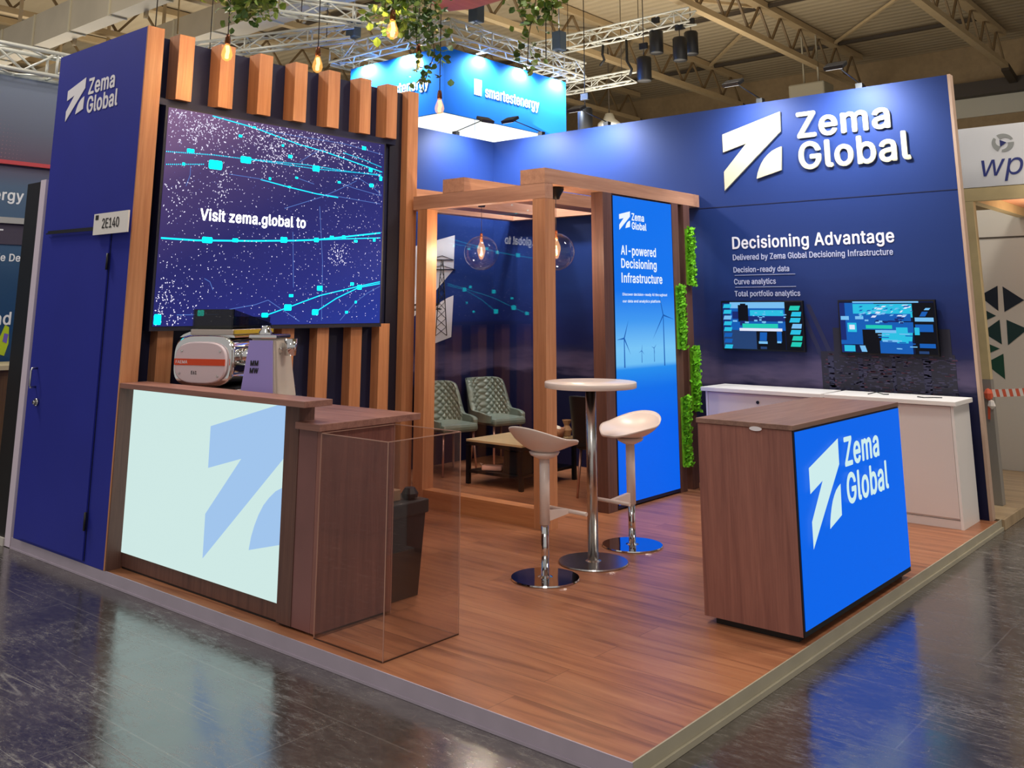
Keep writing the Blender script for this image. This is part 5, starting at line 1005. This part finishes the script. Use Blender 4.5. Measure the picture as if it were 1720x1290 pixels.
t = thing('trellis_board', 'reddish wooden board hanging over the stand, at the top edge', 'board', (-2.6, 1.9, 3.9))
b = MB(); b.prism([(-2.957, 1.978, 3.9), (-2.724, 2.075, 3.9), (-2.40, 2.06, 3.9), (-2.2, 1.6, 3.9), (-2.75, 1.35, 3.9)], (0, 0, .03)); b.build('board', wood('reddish_board', S(150, 84, 62), S(178, 108, 82), 'Y'), t)
b = MB(); b.tube([(-2.7, 1.9, 3.931), (-2.7, 1.9, 5.5)], .004, 6); b.tube([(-2.4, 1.75, 3.931), (-2.4, 1.75, 5.5)], .004, 6); b.build('wire', M['cord'], t)


def vine(strands, label, n, big, ms):
    p0 = strands[0][0]
    t = thing('hanging_vine', label, 'plant', p0, 'leafy vines hanging over the stand')
    b = MB(); lf = MB()
    for st in strands:
        b.tube([(st[0][0], st[0][1], st[0][2] + 1.3)] + st, .0035, 5)
        for k in range(n):
            f = random.random() * (len(st) - 1); i = min(int(f), len(st) - 2); p = Vector(st[i]).lerp(Vector(st[i + 1]), f - i)
            p += Vector((random.gauss(0, .06), random.gauss(0, .06), random.gauss(0, .04)))
            d_ = Vector((random.uniform(-1, 1), random.uniform(-1, 1), random.uniform(-1, .4))).normalized(); sd = d_.cross(Vector((random.uniform(-1, 1), random.uniform(-1, 1), 1))).normalized(); nn = d_.cross(sd)
            L = random.uniform(.6, 1.1) * big; w = L * .38; lf.mi = random.choice((0, 0, 1))
            q = [p, p + d_ * L * .35 + sd * w + nn * .006, p + d_ * L * .7 + sd * w * .8 + nn * .006, p + d_ * L, p + d_ * L * .7 - sd * w * .8 + nn * .006, p + d_ * L * .35 - sd * w + nn * .006]
            lf.face([lf.v(q[0]), lf.v(q[1]), lf.v(q[2]), lf.v(q[3])]); lf.face([lf.v(q[0]), lf.v(q[3]), lf.v(q[4]), lf.v(q[5])])
    b.build('stem', M['stem'], t); lf.build('foliage', ms, t, keep=True)
G1 = [M['leaf'], M['leaf2']]; G2 = [M['leaf2'], M['leaf']]
vine([[(-3.259, 0.166, 3.851), (-3.243, 0.227, 3.675), (-3.216, 0.289, 3.53)], [(-3.112, 0.29, 3.851), (-3.108, 0.347, 3.655), (-3.157, 0.342, 3.518)], [(-3.117, 0.41, 3.887), (-3.154, 0.422, 3.728), (-3.147, 0.458, 3.616)]], 'leafy green vine cluster above the first bulb', 170, .07, G1)
vine([[(-2.153, 0.606, 3.707), (-2.16, 0.66, 3.487), (-2.207, 0.669, 3.304)], [(-2.123, 0.755, 3.743), (-2.162, 0.783, 3.519), (-2.193, 0.796, 3.37)]], 'leafy green vine around the highest glowing bulb', 150, .065, G1)
vine([[(-2.212, 1.053, 3.851), (-2.252, 1.082, 3.616), (-2.253, 1.144, 3.381)], [(-2.218, 1.172, 3.887), (-2.301, 1.187, 3.568), (-2.313, 1.252, 3.29), (-2.395, 1.236, 3.091)], [(-2.288, 0.988, 3.851), (-2.3, 1.052, 3.577), (-2.328, 1.097, 3.322)]], 'dark leafy vine trailing down beside the pale bulb', 110, .06, G2)
vine([[(-1.83, 1.5, 3.887), (-1.954, 1.698, 3.753), (-1.922, 1.77, 3.589)], [(-1.809, 1.766, 3.959), (-1.857, 1.791, 3.712), (-1.929, 1.797, 3.466), (-1.961, 1.823, 3.269)], [(-1.75, 1.827, 3.917), (-1.768, 1.867, 3.712), (-1.774, 1.887, 3.622)]], 'thin green vine trailing in front of the truss of the blue hanging banner', 75, .07, G1)
p = (-2.074, 2.186, 4.05); q = (-2.156, 2.283, 3.431)
b = MB(); b.tube([(p[0], p[1], p[2] + 1.2), q], .004, 6); o = b.build('power_cable', M['cord'], loc=p); o['label'] = 'plain black cord hanging beside the rightmost leafy vine'; o['category'] = 'cord'
p = (-3.407, -0.062, 3.738); q = (-3.456, -0.004, 3.364)
b = MB(); b.tube([(p[0], p[1], p[2] + 1.2), q], .006, 6); o = b.build('suspension_rope', mat('tan_rope', S(150, 130, 90), .7), loc=p); o['label'] = 'tan rope hanging above the first oak slat by the tower'; o['category'] = 'cord'

# ================================================================== HALL: NEIGHBOUR'S HANGING BANNER CUBE
cx0, cx1, cy0, cy1, cz0, cz1 = -11.965, -9.385, 8.538, 12.16, 5.0, 6.21
t = thing('hanging_banner', 'bright blue square hanging banner of the neighbouring stand', 'banner', (cx1, cy0, cz0))
sb = mat('sky_blue_fabric', S(34, 120, 236), .8, spec=.05); sw_ = mat('white_fabric_back', S(226, 236, 238), .8)
def panel(d, inner): 
    o = box('fabric_panel', d, sb, t); box('white_lining', inner, sw_, t); return o
f1 = panel((cx1 - .02, cy0, cz0, cx1, cy1, cz1), (cx1 - .045, cy0 + .05, cz0, cx1 - .025, cy1 - .05, cz1))
f2 = panel((cx0, cy0, cz0, cx1 - .021, cy0 + .02, cz1), (cx0 + .05, cy0 + .025, cz0, cx1 - .05, cy0 + .045, cz1))
panel((cx0, cy1 - .02, cz0, cx1 - .021, cy1, cz1), (cx0 + .05, cy1 - .045, cz0, cx1 - .05, cy1 - .025, cz1))
panel((cx0, cy0 + .021, cz0, cx0 + .02, cy1 - .021, cz1), (cx0 + .025, cy0 + .05, cz0, cx0 + .045, cy1 - .05, cz1))
gw = mat('white_banner_print', S(250, 250, 250), .6)
text('smartestenergy', (cx1 + .002, cy0 + 1.10, cz0 + .40), YP, 1.62, gw, f1, .26, .03, .004)
b = MB(); b.box(cx1 + .001, cy0 + .80, cz0 + .46, cx1 + .004, cy0 + 1.00, cz0 + .76); b.build('emblem', gw, f1)
text('smartestenergy', (cx0 + .58, cy0 - .002, cz0 + .44), XP, 1.62, gw, f2, .26, .03, .004)
def truss_path(b, pts, s=.29, r=.024, step=.34, closed=False):
    seq = list(zip(pts, pts[1:])) + ([(pts[-1], pts[0])] if closed else [])
    for p, q in seq:
        p, q = Vector(p), Vector(q); d_ = (q - p).normalized(); a = d_.cross(Vector((0, 0, 1))).normalized() * s / 2; u = Vector((0, 0, s / 2))
        cs = [-a - u, a - u, a + u, -a + u]
        for c in cs: b.tube([p + c, q + c], r, 6)
        n = max(1, int((q - p).length / step))
        for k in range(n):
            A, B = p + (q - p) * k / n, p + (q - p) * (k + 1) / n
            for i in range(4):
                c, e = (cs[i], cs[(i + 1) % 4]) if k % 2 else (cs[(i + 1) % 4], cs[i])
                b.tube([A + c, B + e], r * .55, 5)
                if k % 3 == 0: b.tube([A + cs[i], A + cs[(i + 1) % 4]], r * .6, 5)
t = thing('lighting_truss', 'square aluminium truss carrying the blue hanging banner', 'truss', (cx1, cy0, 6.45))
e_ = .22; b = MB(); truss_path(b, [(cx1 + e_, cy0 - e_, 6.46), (cx1 + e_, cy1 + e_, 6.46), (cx0 - e_, cy1 + e_, 6.46), (cx0 - e_, cy0 - e_, 6.46)], closed=True); b.build('frame', M['truss'], t)
b = MB()
for x, yy in ((cx1 + .05, cy0 + .02), (cx1 + .05, cy1 - .02), (cx0 + .05, cy0 + .02)): b.bar((x, yy, 6.22), (x, yy, 6.30), .03)
for yy in (cy0 + .8, cy0 + 2.2, cy0 + 3.1): b.bar((cx1 + .04, yy, 6.22), (cx1 + .2, yy + .3, 6.32), .03)
b.build('bracket', M['truss'], t)
for x, yy in ((cx1 + e_, cy0 + .6), (cx1 + e_, cy1 - .5), (cx0 + .3, cy0 - e_)):
    b = MB(); b.box(x - .11, yy - .11, 6.75, x + .11, yy + .11, 7.15, .02); h = b.build('chain_hoist', mat('slate_hoist', S(70, 84, 98), .5), t)
    b = MB(); b.tube([(x, yy, 7.15), (x, yy, 8.8)], .012, 6); b.tube([(x, yy, 6.75), (x - .14, yy - .2, 6.6)], .01, 5); b.tube([(x, yy, 6.75), (x + .14, yy + .2, 6.6)], .01, 5); b.build('chain', M['steel'], h)
for yy in (cy0 + .95, cy0 + 2.15, cy0 + 3.3): light('SPOT', 'banner_wash_light', (cx1 + .11, yy, 6.27), 700, (.92, 1, 1), .08, (cx1 + .02, yy, 5.2), spot_size=R(160), spot_blend=.8)
for x in (cx0 + .5, cx0 + 1.6): light('SPOT', 'banner_wash_light', (x, cy0 - .11, 6.27), 700, (.92, 1, 1), .08, (x, cy0 - .02, 5.2), spot_size=R(160), spot_blend=.8)
light('POINT', 'banner_lining_fill', (-10.7, 10.2, 5.9), 60, (.95, 1, 1), .3)  # unseen point light added to brighten the white lining

# other hall trusses
def truss(pts, label, s=.29):
    t = thing('lighting_truss', label, 'truss', pts[0]); b = MB(); truss_path(b, pts, s); b.build('frame', M['truss'], t)
    for p, q in ((pts[0], pts[-1]), (pts[-1], pts[0])):
        c = Vector(p).lerp(Vector(q), .15); b = MB(); b.cyl((c.x, c.y, c.z - s / 2), (c.x, c.y, 9.05), .008, n=6); b.build('wire', M['dark'], t)
    return t
truss([(-8.0, -3.0, 4.125), (-8.0, 3.2, 4.125)], 'pale aluminium truss above the grey graphic wall at the left edge', .25)
truss([(-12.4, 5.2, 5.92), (-10.0, 6.9, 6.22)], 'slim aluminium truss behind the top slats', .24)
truss([(-9.3, 4.9, 6.05), (-7.6, 6.4, 5.75)], 'short aluminium truss left of the blue hanging banner', .24)
TS = thing('lighting_truss', 'long aluminium truss carrying the black hanging speakers', 'truss', (-9, 13.8, 7.65)); b = MB(); truss_path(b, [(-12.0, 13.8, 7.62), (-7.25, 13.8, 7.62)], .3); b.build('frame', M['truss'], TS)
for x in (-11.0, -8.6):
    b = MB(); b.cyl((x, 13.8, 7.47), (x, 13.8, 9.05), .008, n=6); b.build('wire', M['dark'], TS)
def speaker(p, label, top=7.45):
    x, yy, z = p; t = thing('hanging_speaker', label, 'speaker', (x, yy, top), 'black cylindrical hall speakers')
    b = MB(); b.lathe([(0, -.26), (.14, -.26), (.15, -.24), (.15, .22), (.13, .25), (0, .26)], p, 20); b.build('body', M['black'], t)
    b = MB(); b.tube([(x, yy, z + .26), (x, yy, top + .003)], .009, 6); b.box(x - .09, yy - .03, z + .42, x + .09, yy + .03, z + .55)
    if top < 7.5: b.box(x - .03, 13.63, top - .02, x + .03, 13.97, top)
    b.build('hanger', M['black'], t)
speaker((-8.16, 13.8, 7.22), 'black cylinder speaker leftmost on the long truss', 7.447)
speaker((-7.557, 13.75, 6.94), 'black cylinder speaker hanging lowest at the end of the long truss', 7.447)
speaker((-7.59, 14.30, 7.20), 'black cylinder speaker at the right end of the long truss', 9.05)
speaker((-7.922, 12.9, 6.40), 'black cylinder speaker hanging alone below the long truss', 9.05)
speaker((-8.784, 12.0, 5.30), 'black cylinder speaker just right of the blue hanging banner', 9.05)

truss([(-11.5, 14.65, 6.8), (-9.3, 14.65, 6.8)], 'plain pale truss just above the back wall, below the speaker truss', .24)
t = thing('high_bay_lamp', 'round glowing hall lamp peeking over the back wall', 'ceiling lamp', (-11.6, 17, 9.0))
b = MB(); b.lathe([(0, 6.62), (.10, 6.6), (.16, 6.45), (.30, 6.34), (.31, 6.28), (.29, 6.28), (.14, 6.43), (0, 6.45)], (-11.6, 17, 0), 24); b.build('reflector', M['truss'], t)
b = MB(); b.lathe([(0, 6.42), (.14, 6.40), (.20, 6.30), (.15, 6.20), (0, 6.15)], (-11.6, 17, 0), 20); b.build('bulb', em('warm_white_lamp', (1, .92, .78, 1), 2.5), t)
b = MB(); b.cyl((-11.6, 17, 6.62), (-11.6, 17, 9.05), .015, n=6); b.build('rod', M['dark'], t)
for pts, lab in (([(-9.65, 13.95, 7.46), (-9.69, 13.97, 7.245), (-9.66, 14, 7.12), (-9.78, 14, 7.0)], 'dangling black strap left of the hanging speakers'), ([(-9.02, 13.95, 7.46), (-9.03, 13.97, 6.975), (-8.93, 14, 6.78), (-8.985, 14, 6.63)], 'dangling black strap between the speakers and the blue banner')):
    b = MB(); b.tube(pts, .03, 6); o = b.build('cable_strap', M['cord'], loc=pts[0]); o['label'] = lab; o['category'] = 'strap'

# ================================================================== HALL SHELL
def roof_mat():
    m, n, l, b = new('corrugated_roof'); tc = n.new('ShaderNodeTexCoord'); sp = n.new('ShaderNodeSeparateXYZ'); l.new(tc.outputs['Object'], sp.inputs[0])
    w = n.new('ShaderNodeTexWave'); w.bands_direction = 'Y'; w.inputs['Scale'].default_value = 1.1; l.new(tc.outputs['Object'], w.inputs['Vector'])
    t = n.new('ShaderNodeTexNoise'); t.inputs['Scale'].default_value = .4; l.new(tc.outputs['Object'], t.inputs['Vector'])
    r = n.new('ShaderNodeValToRGB'); r.color_ramp.elements[0].color = S(168, 150, 120); r.color_ramp.elements[1].color = S(190, 174, 142); l.new(t.outputs['Fac'], r.inputs[0])
    l.new(r.outputs[0], b.inputs['Base Color']); b.inputs['Roughness'].default_value = .7
    u = n.new('ShaderNodeBump'); u.inputs['Strength'].default_value = .3; u.inputs['Distance'].default_value = .05; l.new(w.outputs['Fac'], u.inputs['Height']); l.new(u.outputs[0], b.inputs['Normal'])
    return m
box('ceiling', (-60, 1.5, 9.05, 14, 26, 9.15), roof_mat(), kind='structure', label='corrugated tan steel roof deck of the hall', category='ceiling')
b = MB(); b.box(-60, 25.6, 7.9, 14, 25.8, 9.05); b.box(-60, 25.6, 6.66, 14, 25.8, 6.95); b.box(-60, 25.6, -.07, 14, 25.8, 6.66)
o = b.build('wall_back', mat('tan_corrugated_cladding', S(150, 126, 90), .7, var=.1), kind='structure'); o['label'] = 'tan clad far end wall of the exhibition hall'; o['category'] = 'wall'
box('window_1', (-60, 25.55, 6.95, 14, 25.7, 7.5), mat('hazy_window_band', S(190, 184, 164), .5), kind='structure', label='long hazy window band high on the far hall wall', category='window')
box('trim_1', (-60, 25.2, 7.5, 14, 25.59, 7.9), M['dark'], kind='structure', label='dark steel beam above the far window band', category='trim')
box('wall_left', (-60, -14, -.07, -59.8, 25.6, 9.05), mat('dim_hall_wall', S(120, 112, 98), .8), kind='structure', label='dim far left wall of the hall', category='wall')

def roof_truss(x, label, ya=2.5, yb=24.4):
    t = thing('roof_truss', label, 'truss', (x, ya, 8.0), 'steel roof trusses')
    b = MB(); b.box(x - .09, ya, 7.98, x + .09, yb, 8.12); b.build('bottom_chord', M['tan'], t)
    b = MB(); b.box(x - .12, ya, 8.86, x + .12, yb, 9.02); b.build('top_chord', M['tan'], t)
    b = MB(); n = 18
    for k in range(n):
        A = ya + (yb - ya) * k / n; Bm = ya + (yb - ya) * (k + .5) / n; B = ya + (yb - ya) * (k + 1) / n
        b.bar((x, A, 8.12), (x, Bm, 8.86), .05); b.bar((x, Bm, 8.86), (x, B, 8.12), .05)
    b.build('web', mat('brown_web_steel', S(120, 98, 66), .6), t)
    b = MB(); b.bar((x, yb, 8.0), (x, 25.19, 7.8), .2); b.build('end_shoe', M['dark'], t)
names = ['rightmost steel roof truss, above the back wall end', 'second steel roof truss from the right', 'third steel roof truss from the right, near the speakers', 'steel roof truss right of the blue hanging banner', 'steel roof truss behind the blue hanging banner', 'steel roof truss left of the hanging banner', 'steel roof truss above the ducts', 'far left steel roof truss', 'leftmost steel roof truss']
for k, nm in enumerate(names): roof_truss(-3.65 - 3.92 * k, nm)
def brace(p, q, label, m='dark', w=.09):
    b = MB(); b.bar(p, q, w); o = b.build('roof_brace', M[m], loc=p); o['label'] = label; o['category'] = 'brace'; o['group'] = 'dark roof purlins' if m == 'dark' else 'slanting roof braces'
xs = [-3.65 - 3.92 * k for k in range(9)]
for i in range(6):
    for yy in (11.5, 18.0, 22.5):
        brace((xs[i] - .13, yy, 8.94), (xs[i + 1] + .13, yy, 8.94), 'dark purlin between two roof trusses')
    brace((xs[i] - .13, 18.3, 8.9), (xs[i + 1] + .13, 22.2, 8.9), 'slanting tan brace between two roof trusses', 'tan', .07)
    brace((xs[i] - .13, 17.7, 8.9), (xs[i + 1] + .13, 11.8, 8.9), 'slanting tan brace between two roof trusses', 'tan', .07)
def duct(x0, x1, y0, y1, z0, z1, label):
    t = thing('air_duct', label, 'duct', (x1, y0, z0)); b = MB(); b.box(x0, y0, z0, x1, y1, z1); b.build('casing', M['duct'], t)
    x = x1 - .6; fm = mat('pale_flange', S(206, 196, 166), .5)
    while x > x0:
        b = MB(); b.prism([(x - .02, y0 - .025, z1), (x - .02, y0 - .025, z0 - .025), (x - .02, y1, z0 - .025), (x - .02, y1, z0 - .001), (x - .02, y0 - .001, z0 - .001), (x - .02, y0 - .001, z1)], (.04, 0, 0)); b.build('joint_flange', fm, t); x -= 1.5
    x = x1 - 1.2
    while x > x0: box('hanger', (x - .03, y1 + .002, z0 - .1, x + .03, y1 + .06, 9.04), M['tan'], t); x -= 2.6
duct(-24, -3.5, 4.15, 4.46, 6.5, 7.12, 'grey sheet metal air duct above the tower, top left')
duct(-24, -3.0, 6.75, 7.35, 7.0, 7.55, 'wider pale air duct running behind the first duct')
for x, z, lab in ((-4.4, 7.6, 'white box heater hanging below the far roof trusses'),):
    b = MB(); b.box(-8.2, 20.6, 6.95, -7.2, 21.3, 7.5, .05); b.bar((-7.9, 21, 7.5), (-7.9, 21, 8.9), .04); b.bar((-7.5, 21, 7.5), (-7.5, 21, 8.9), .04); o = b.build('unit_heater', mat('dull_tan_steel', S(150, 142, 120), .6), loc=(-7.7, 21, 7.5)); o['label'] = lab; o['category'] = 'heater'  # casing in one even dull tan

# ================================================================== LEFT NEIGHBOUR
t = thing('divider_panel', 'narrow black panel with white edge just left of the blue tower', 'panel', (-5.35, .02, 0))
box('panel', (-5.545, .005, -.02, -5.305, .16, 2.54), M['black'], t); box('white_edge', (-5.304, .0, -.07, -5.215, .16, 2.55), mat('lilac_white_profile', S(214, 200, 214), .4), t)
box('foot', (-5.62, -.01, -.074, -5.306, .16, -.021), mat('pale_foot_profile', S(190, 184, 176), .5), t)
GX = -8.0
t = thing('graphic_wall', 'slate grey graphic wall of the next stand, with red line', 'wall', (GX, 1, 0))
def gw_mat():
    m, n, l, b = new('slate_graphic'); tc = n.new('ShaderNodeTexCoord'); sp = n.new('ShaderNodeSeparateXYZ'); l.new(tc.outputs['Object'], sp.inputs[0])
    mr = n.new('ShaderNodeMapRange'); mr.inputs['From Max'].default_value = 4; l.new(sp.outputs['Z'], mr.inputs[0])
    r = n.new('ShaderNodeValToRGB'); e = r.color_ramp.elements; e[0].color = S(30, 66, 110); e[1].color = S(120, 134, 156)
    for p, c in ((.35, S(34, 74, 116)), (.55, S(60, 92, 124)), (.70, S(84, 108, 134)), (.765, S(96, 78, 98)), (.85, S(96, 102, 122))): e.new(p).color = c
    l.new(mr.outputs[0], r.inputs[0])
    v = n.new('ShaderNodeTexVoronoi'); v.inputs['Scale'].default_value = 20; v.inputs['Randomness'].default_value = 0; l.new(tc.outputs['Object'], v.inputs['Vector'])
    mx = n.new('ShaderNodeMix'); mx.data_type = 'RGBA'; mx.blend_type = 'MULTIPLY'; mx.inputs[0].default_value = .25; l.new(r.outputs[0], mx.inputs[6]); l.new(v.outputs['Distance'], mx.inputs[7])
    l.new(r.outputs[0], b.inputs['Base Color']); b.inputs['Roughness'].default_value = .4
    return m
gwm = box('upper_panel', (GX - .1, -2.5, 3.05, GX, 3.2, 3.95), gw_mat(), t)
box('red_line', (GX + .001, -2.5, 3.03, GX + .03, 3.2, 3.07), mat('red_stripe', S(206, 70, 76), .5), t)
lw = box('lower_panel', (GX - .12, -2.5, 0, GX - .02, 3.2, 3.028), gw_mat(), t)
b = MB()
for i in range(26):
    for j in range(12):
        yy, z = .15 + i * .038, 3.10 + j * .042
        s_ = .014 * max(0, 1 - (yy - .15) / .95) * (1 - j / 15)
        if s_ > .002: b.poly([(GX + .001, yy - s_, z - s_), (GX + .001, yy + s_, z - s_), (GX + .001, yy + s_, z + s_), (GX + .001, yy - s_, z + s_)])
b.build('dot_print', mat('pink_dot', S(150, 112, 126), .6), gwm)
wt = mat('white_print', S(246, 248, 250), .5)
X_ = GX - .018
text('energy für', (X_, .525, 2.63), YP, .70, wt, lw, .15, .03)
box('rail', (GX - .018, -2.5, 2.43, GX + .03, 3.2, 2.49), mat('grey_rail', S(176, 176, 172), .4), t)
box('dark_band', (GX - .0185, -2.5, 2.22, GX - .006, 3.2, 2.428), mat('aubergine_band', S(70, 62, 78), .5), t)
text('MARKT', (GX - .005, .32, 2.27), YP, .50, wt, t, .10, .02)
text('Energie Deutschland', (X_, .55, 2.03), YP, .90, wt, lw, .10, .03)
text('und', (X_, .74, 1.42), YP, .25, wt, lw, .13, .03)
b = MB(); b.prism([(X_, .90, 1.14), (X_, .96, 1.12), (X_, .99, 1.24), (X_, .98, 1.40), (X_, .94, 1.42), (X_, .90, 1.30)], (.003, 0, 0)); b.build('lime_shape_print', mat('lime_print', S(190, 214, 40), .5), lw)
b = MB(); b.prism([(X_ + .004, .93, 1.26), (X_ + .004, .97, 1.24), (X_ + .004, .98, 1.33), (X_ + .004, .94, 1.34)], (.002, 0, 0)); b.build('purple_shape_print', mat('purple_print', S(120, 100, 200), .5), lw)
t = thing('neighbour_counter', 'beige wooden counter at the left edge, below the blue graphic', 'counter', (-7.3, .6, 0))
box('counter_top', (-7.9, -1.0, 1.03, -7.2, 1.6, 1.07), mat('beige_top', S(206, 190, 150), .5), t); box('carcass', (-7.88, -.98, -.073, -7.24, 1.58, 1.029), wood('brown_counter', S(90, 66, 46), S(130, 98, 66), 'Z'), t)

# ================================================================== RIGHT NEIGHBOUR
NW = mat('white_booth_panel', S(226, 222, 212), .5)
o = box('wall_right', (-1.6, 7.64, 0, .9, 7.72, 2.60), mat('grey_booth_wall', S(186, 180, 168), .5, spec=.4), kind='structure', label='pale grey wall with dark triangles in the neighbouring stand', category='wall')
TR = [([(-.635, 1.711), (-.449, 1.813), (-.465, 1.559)], 0), ([(-.402, 1.806), (-.216, 1.666), (-.408, 1.549)], 0), ([(-.636, 1.592), (-.492, 1.51), (-.64, 1.44)], 1), ([(-.639, 1.344), (-.462, 1.47), (-.464, 1.224)], 1), ([(-.398, 1.47), (-.21, 1.38), (-.407, 1.217)], 1), ([(-.634, 1.247), (-.49, 1.181), (-.641, 1.109)], 2), ([(-.644, 1.028), (-.459, 1.131), (-.467, .88)], 2)]
TM = [mat('navy_triangle', S(10, 22, 36), .5), mat('dark_teal_triangle', S(10, 44, 42), .5), mat('dark_green_triangle', S(14, 62, 44), .5)]
for tri, k in TR:
    b = MB(); b.prism([(x, 7.639, z) for x, z in tri], (0, -.003, 0)); b.build('triangle_decal', TM[k], o)
box('wall_seam', (-1.6, 7.634, 2.30, .9, 7.639, 2.315), M['dark'], o)
o = box('floor', (-1.6, 5.14, -.073, .02, 7.63, 0), planks('grey_oak_planks', (S(140, 116, 88), S(172, 148, 114), S(190, 168, 132))), kind='structure', label='pale plank floor of the neighbouring stand', category='floor')
t = thing('fascia_sign', 'white fascia board with grey ring logo and blue letters', 'sign', (-.19, 5.7, 2.62))
box('board', (-.19, 5.7, 2.618, .95, 5.76, 3.145), mat('white_fascia', S(236, 236, 236), .5), t)
text('wpd', (-.02, 5.699, 2.655), XP, .50, mat('indigo_letter', S(48, 58, 130), .5), t, .24, .0, .002, shear=.25)
b = MB(); gm = [mat('grey_logo', S(160, 162, 158), .5), mat('navy_logo', S(40, 48, 110), .5)]
ccx, ccz = .165, 2.985
for k in range(3):
    a0 = R(20 + 120 * k); pts = []
    for j in range(9):
        a = a0 + R(100) * j / 8; pts.append((ccx + .088 * math.cos(a), 5.699, ccz + .080 * math.sin(a)))
    for j in range(8, -1, -1):
        a = a0 + R(100) * j / 8; rr = .036 + .030 * (1 - j / 8); pts.append((ccx + rr * math.cos(a), 5.699, ccz + rr * .9 * math.sin(a)))
    b.prism(pts, (0, -.002, 0))
b.mi = 1; b.prism([(ccx - .022, 5.698, ccz - .032), (ccx + .03, 5.698, ccz), (ccx - .022, 5.698, ccz + .028)], (0, -.003, 0)); b.build('emblem', gm, t)
t = thing('timber_portal', 'pale timber portal frame of the neighbouring stand', 'frame', (-.16, 5.8, 0))
PT = mat('pale_timber', S(214, 192, 140), .5, var=.08)
box('post', (-.185, 5.70, 1.0, -.12, 5.78, 2.50), PT, t); box('post_base', (-.195, 5.70, .001, -.12, 5.79, .999), mat('grey_post', S(150, 144, 134), .5), t)
box('side_beam', (-.19, 5.78, 2.50, -.10, 7.62, 2.60), PT, t); box('front_beam', (-.19, 5.70, 2.502, .95, 5.779, 2.612), PT, t)
box('ceiling_panel', (-.098, 5.78, 2.585, .9, 7.62, 2.60), mat('peach_panel', S(236, 170, 130), .6), t)
box('inner_trim', (-.098, 5.78, 2.55, .9, 5.90, 2.584), mat('copper_trim', S(180, 110, 66), .5), t)
light('AREA', 'booth_fill', (.4, 6.7, 2.2), 6, (1, .8, .6), .6, (.4, 6.7, 4))  # unseen upward area light added to brighten the booth
# barrier tape
t = thing('barrier_tape', 'red and white striped barrier tape tied across the neighbouring stand', 'tape', (-.1, 5.72, .9))
tm = [mat('tape_red', S(226, 96, 60), .5), mat('tape_white', S(236, 226, 214), .5)]
b = MB(); p, q = Vector((-.13, 5.68, .86)), Vector((.9, 5.9, 1.06)); n_ = 42
for k in range(n_):
    f0, f1 = k / n_, (k + 1) / n_; sag = lambda f: -.10 * 4 * f * (1 - f) * .4
    A = p.lerp(q, f0) + Vector((0, 0, sag(f0))); B = p.lerp(q, f1) + Vector((0, 0, sag(f1))); b.mi = k % 2
    b.poly([A, B, B + Vector((-.01, 0, .06)), A + Vector((-.01, 0, .06))])
b.build('strip', tm, t, keep=True)
b = MB(); b.mi = 0; b.lathe([(0, -.03), (.03, -.01), (.035, .03), (.02, .06), (0, .07)], (-.14, 5.67, .86), 8, False); b.mi = 1; b.lathe([(0, -.03), (.032, 0), (.02, .04), (0, .05)], (-.12, 5.66, .79), 8, False)
b.mi = 0; b.poly([(-.15, 5.66, .80), (-.13, 5.66, .80), (-.14, 5.66, .68), (-.16, 5.66, .68)]); b.build('knot', tm, t, keep=True)
# litter on the hall floor
for p, lab in (((.20, 4.95, -.074), 'white paper scrap on the black floor at the right edge'),):
    b = MB(); b.prism([(p[0], p[1], p[2]), (p[0] + .06, p[1] + .01, p[2]), (p[0] + .05, p[1] + .05, p[2]), (p[0] + .01, p[1] + .04, p[2])], (0, 0, .006)); o = b.build('paper_scrap', M['whitetop'], loc=p); o['label'] = lab; o['category'] = 'litter'
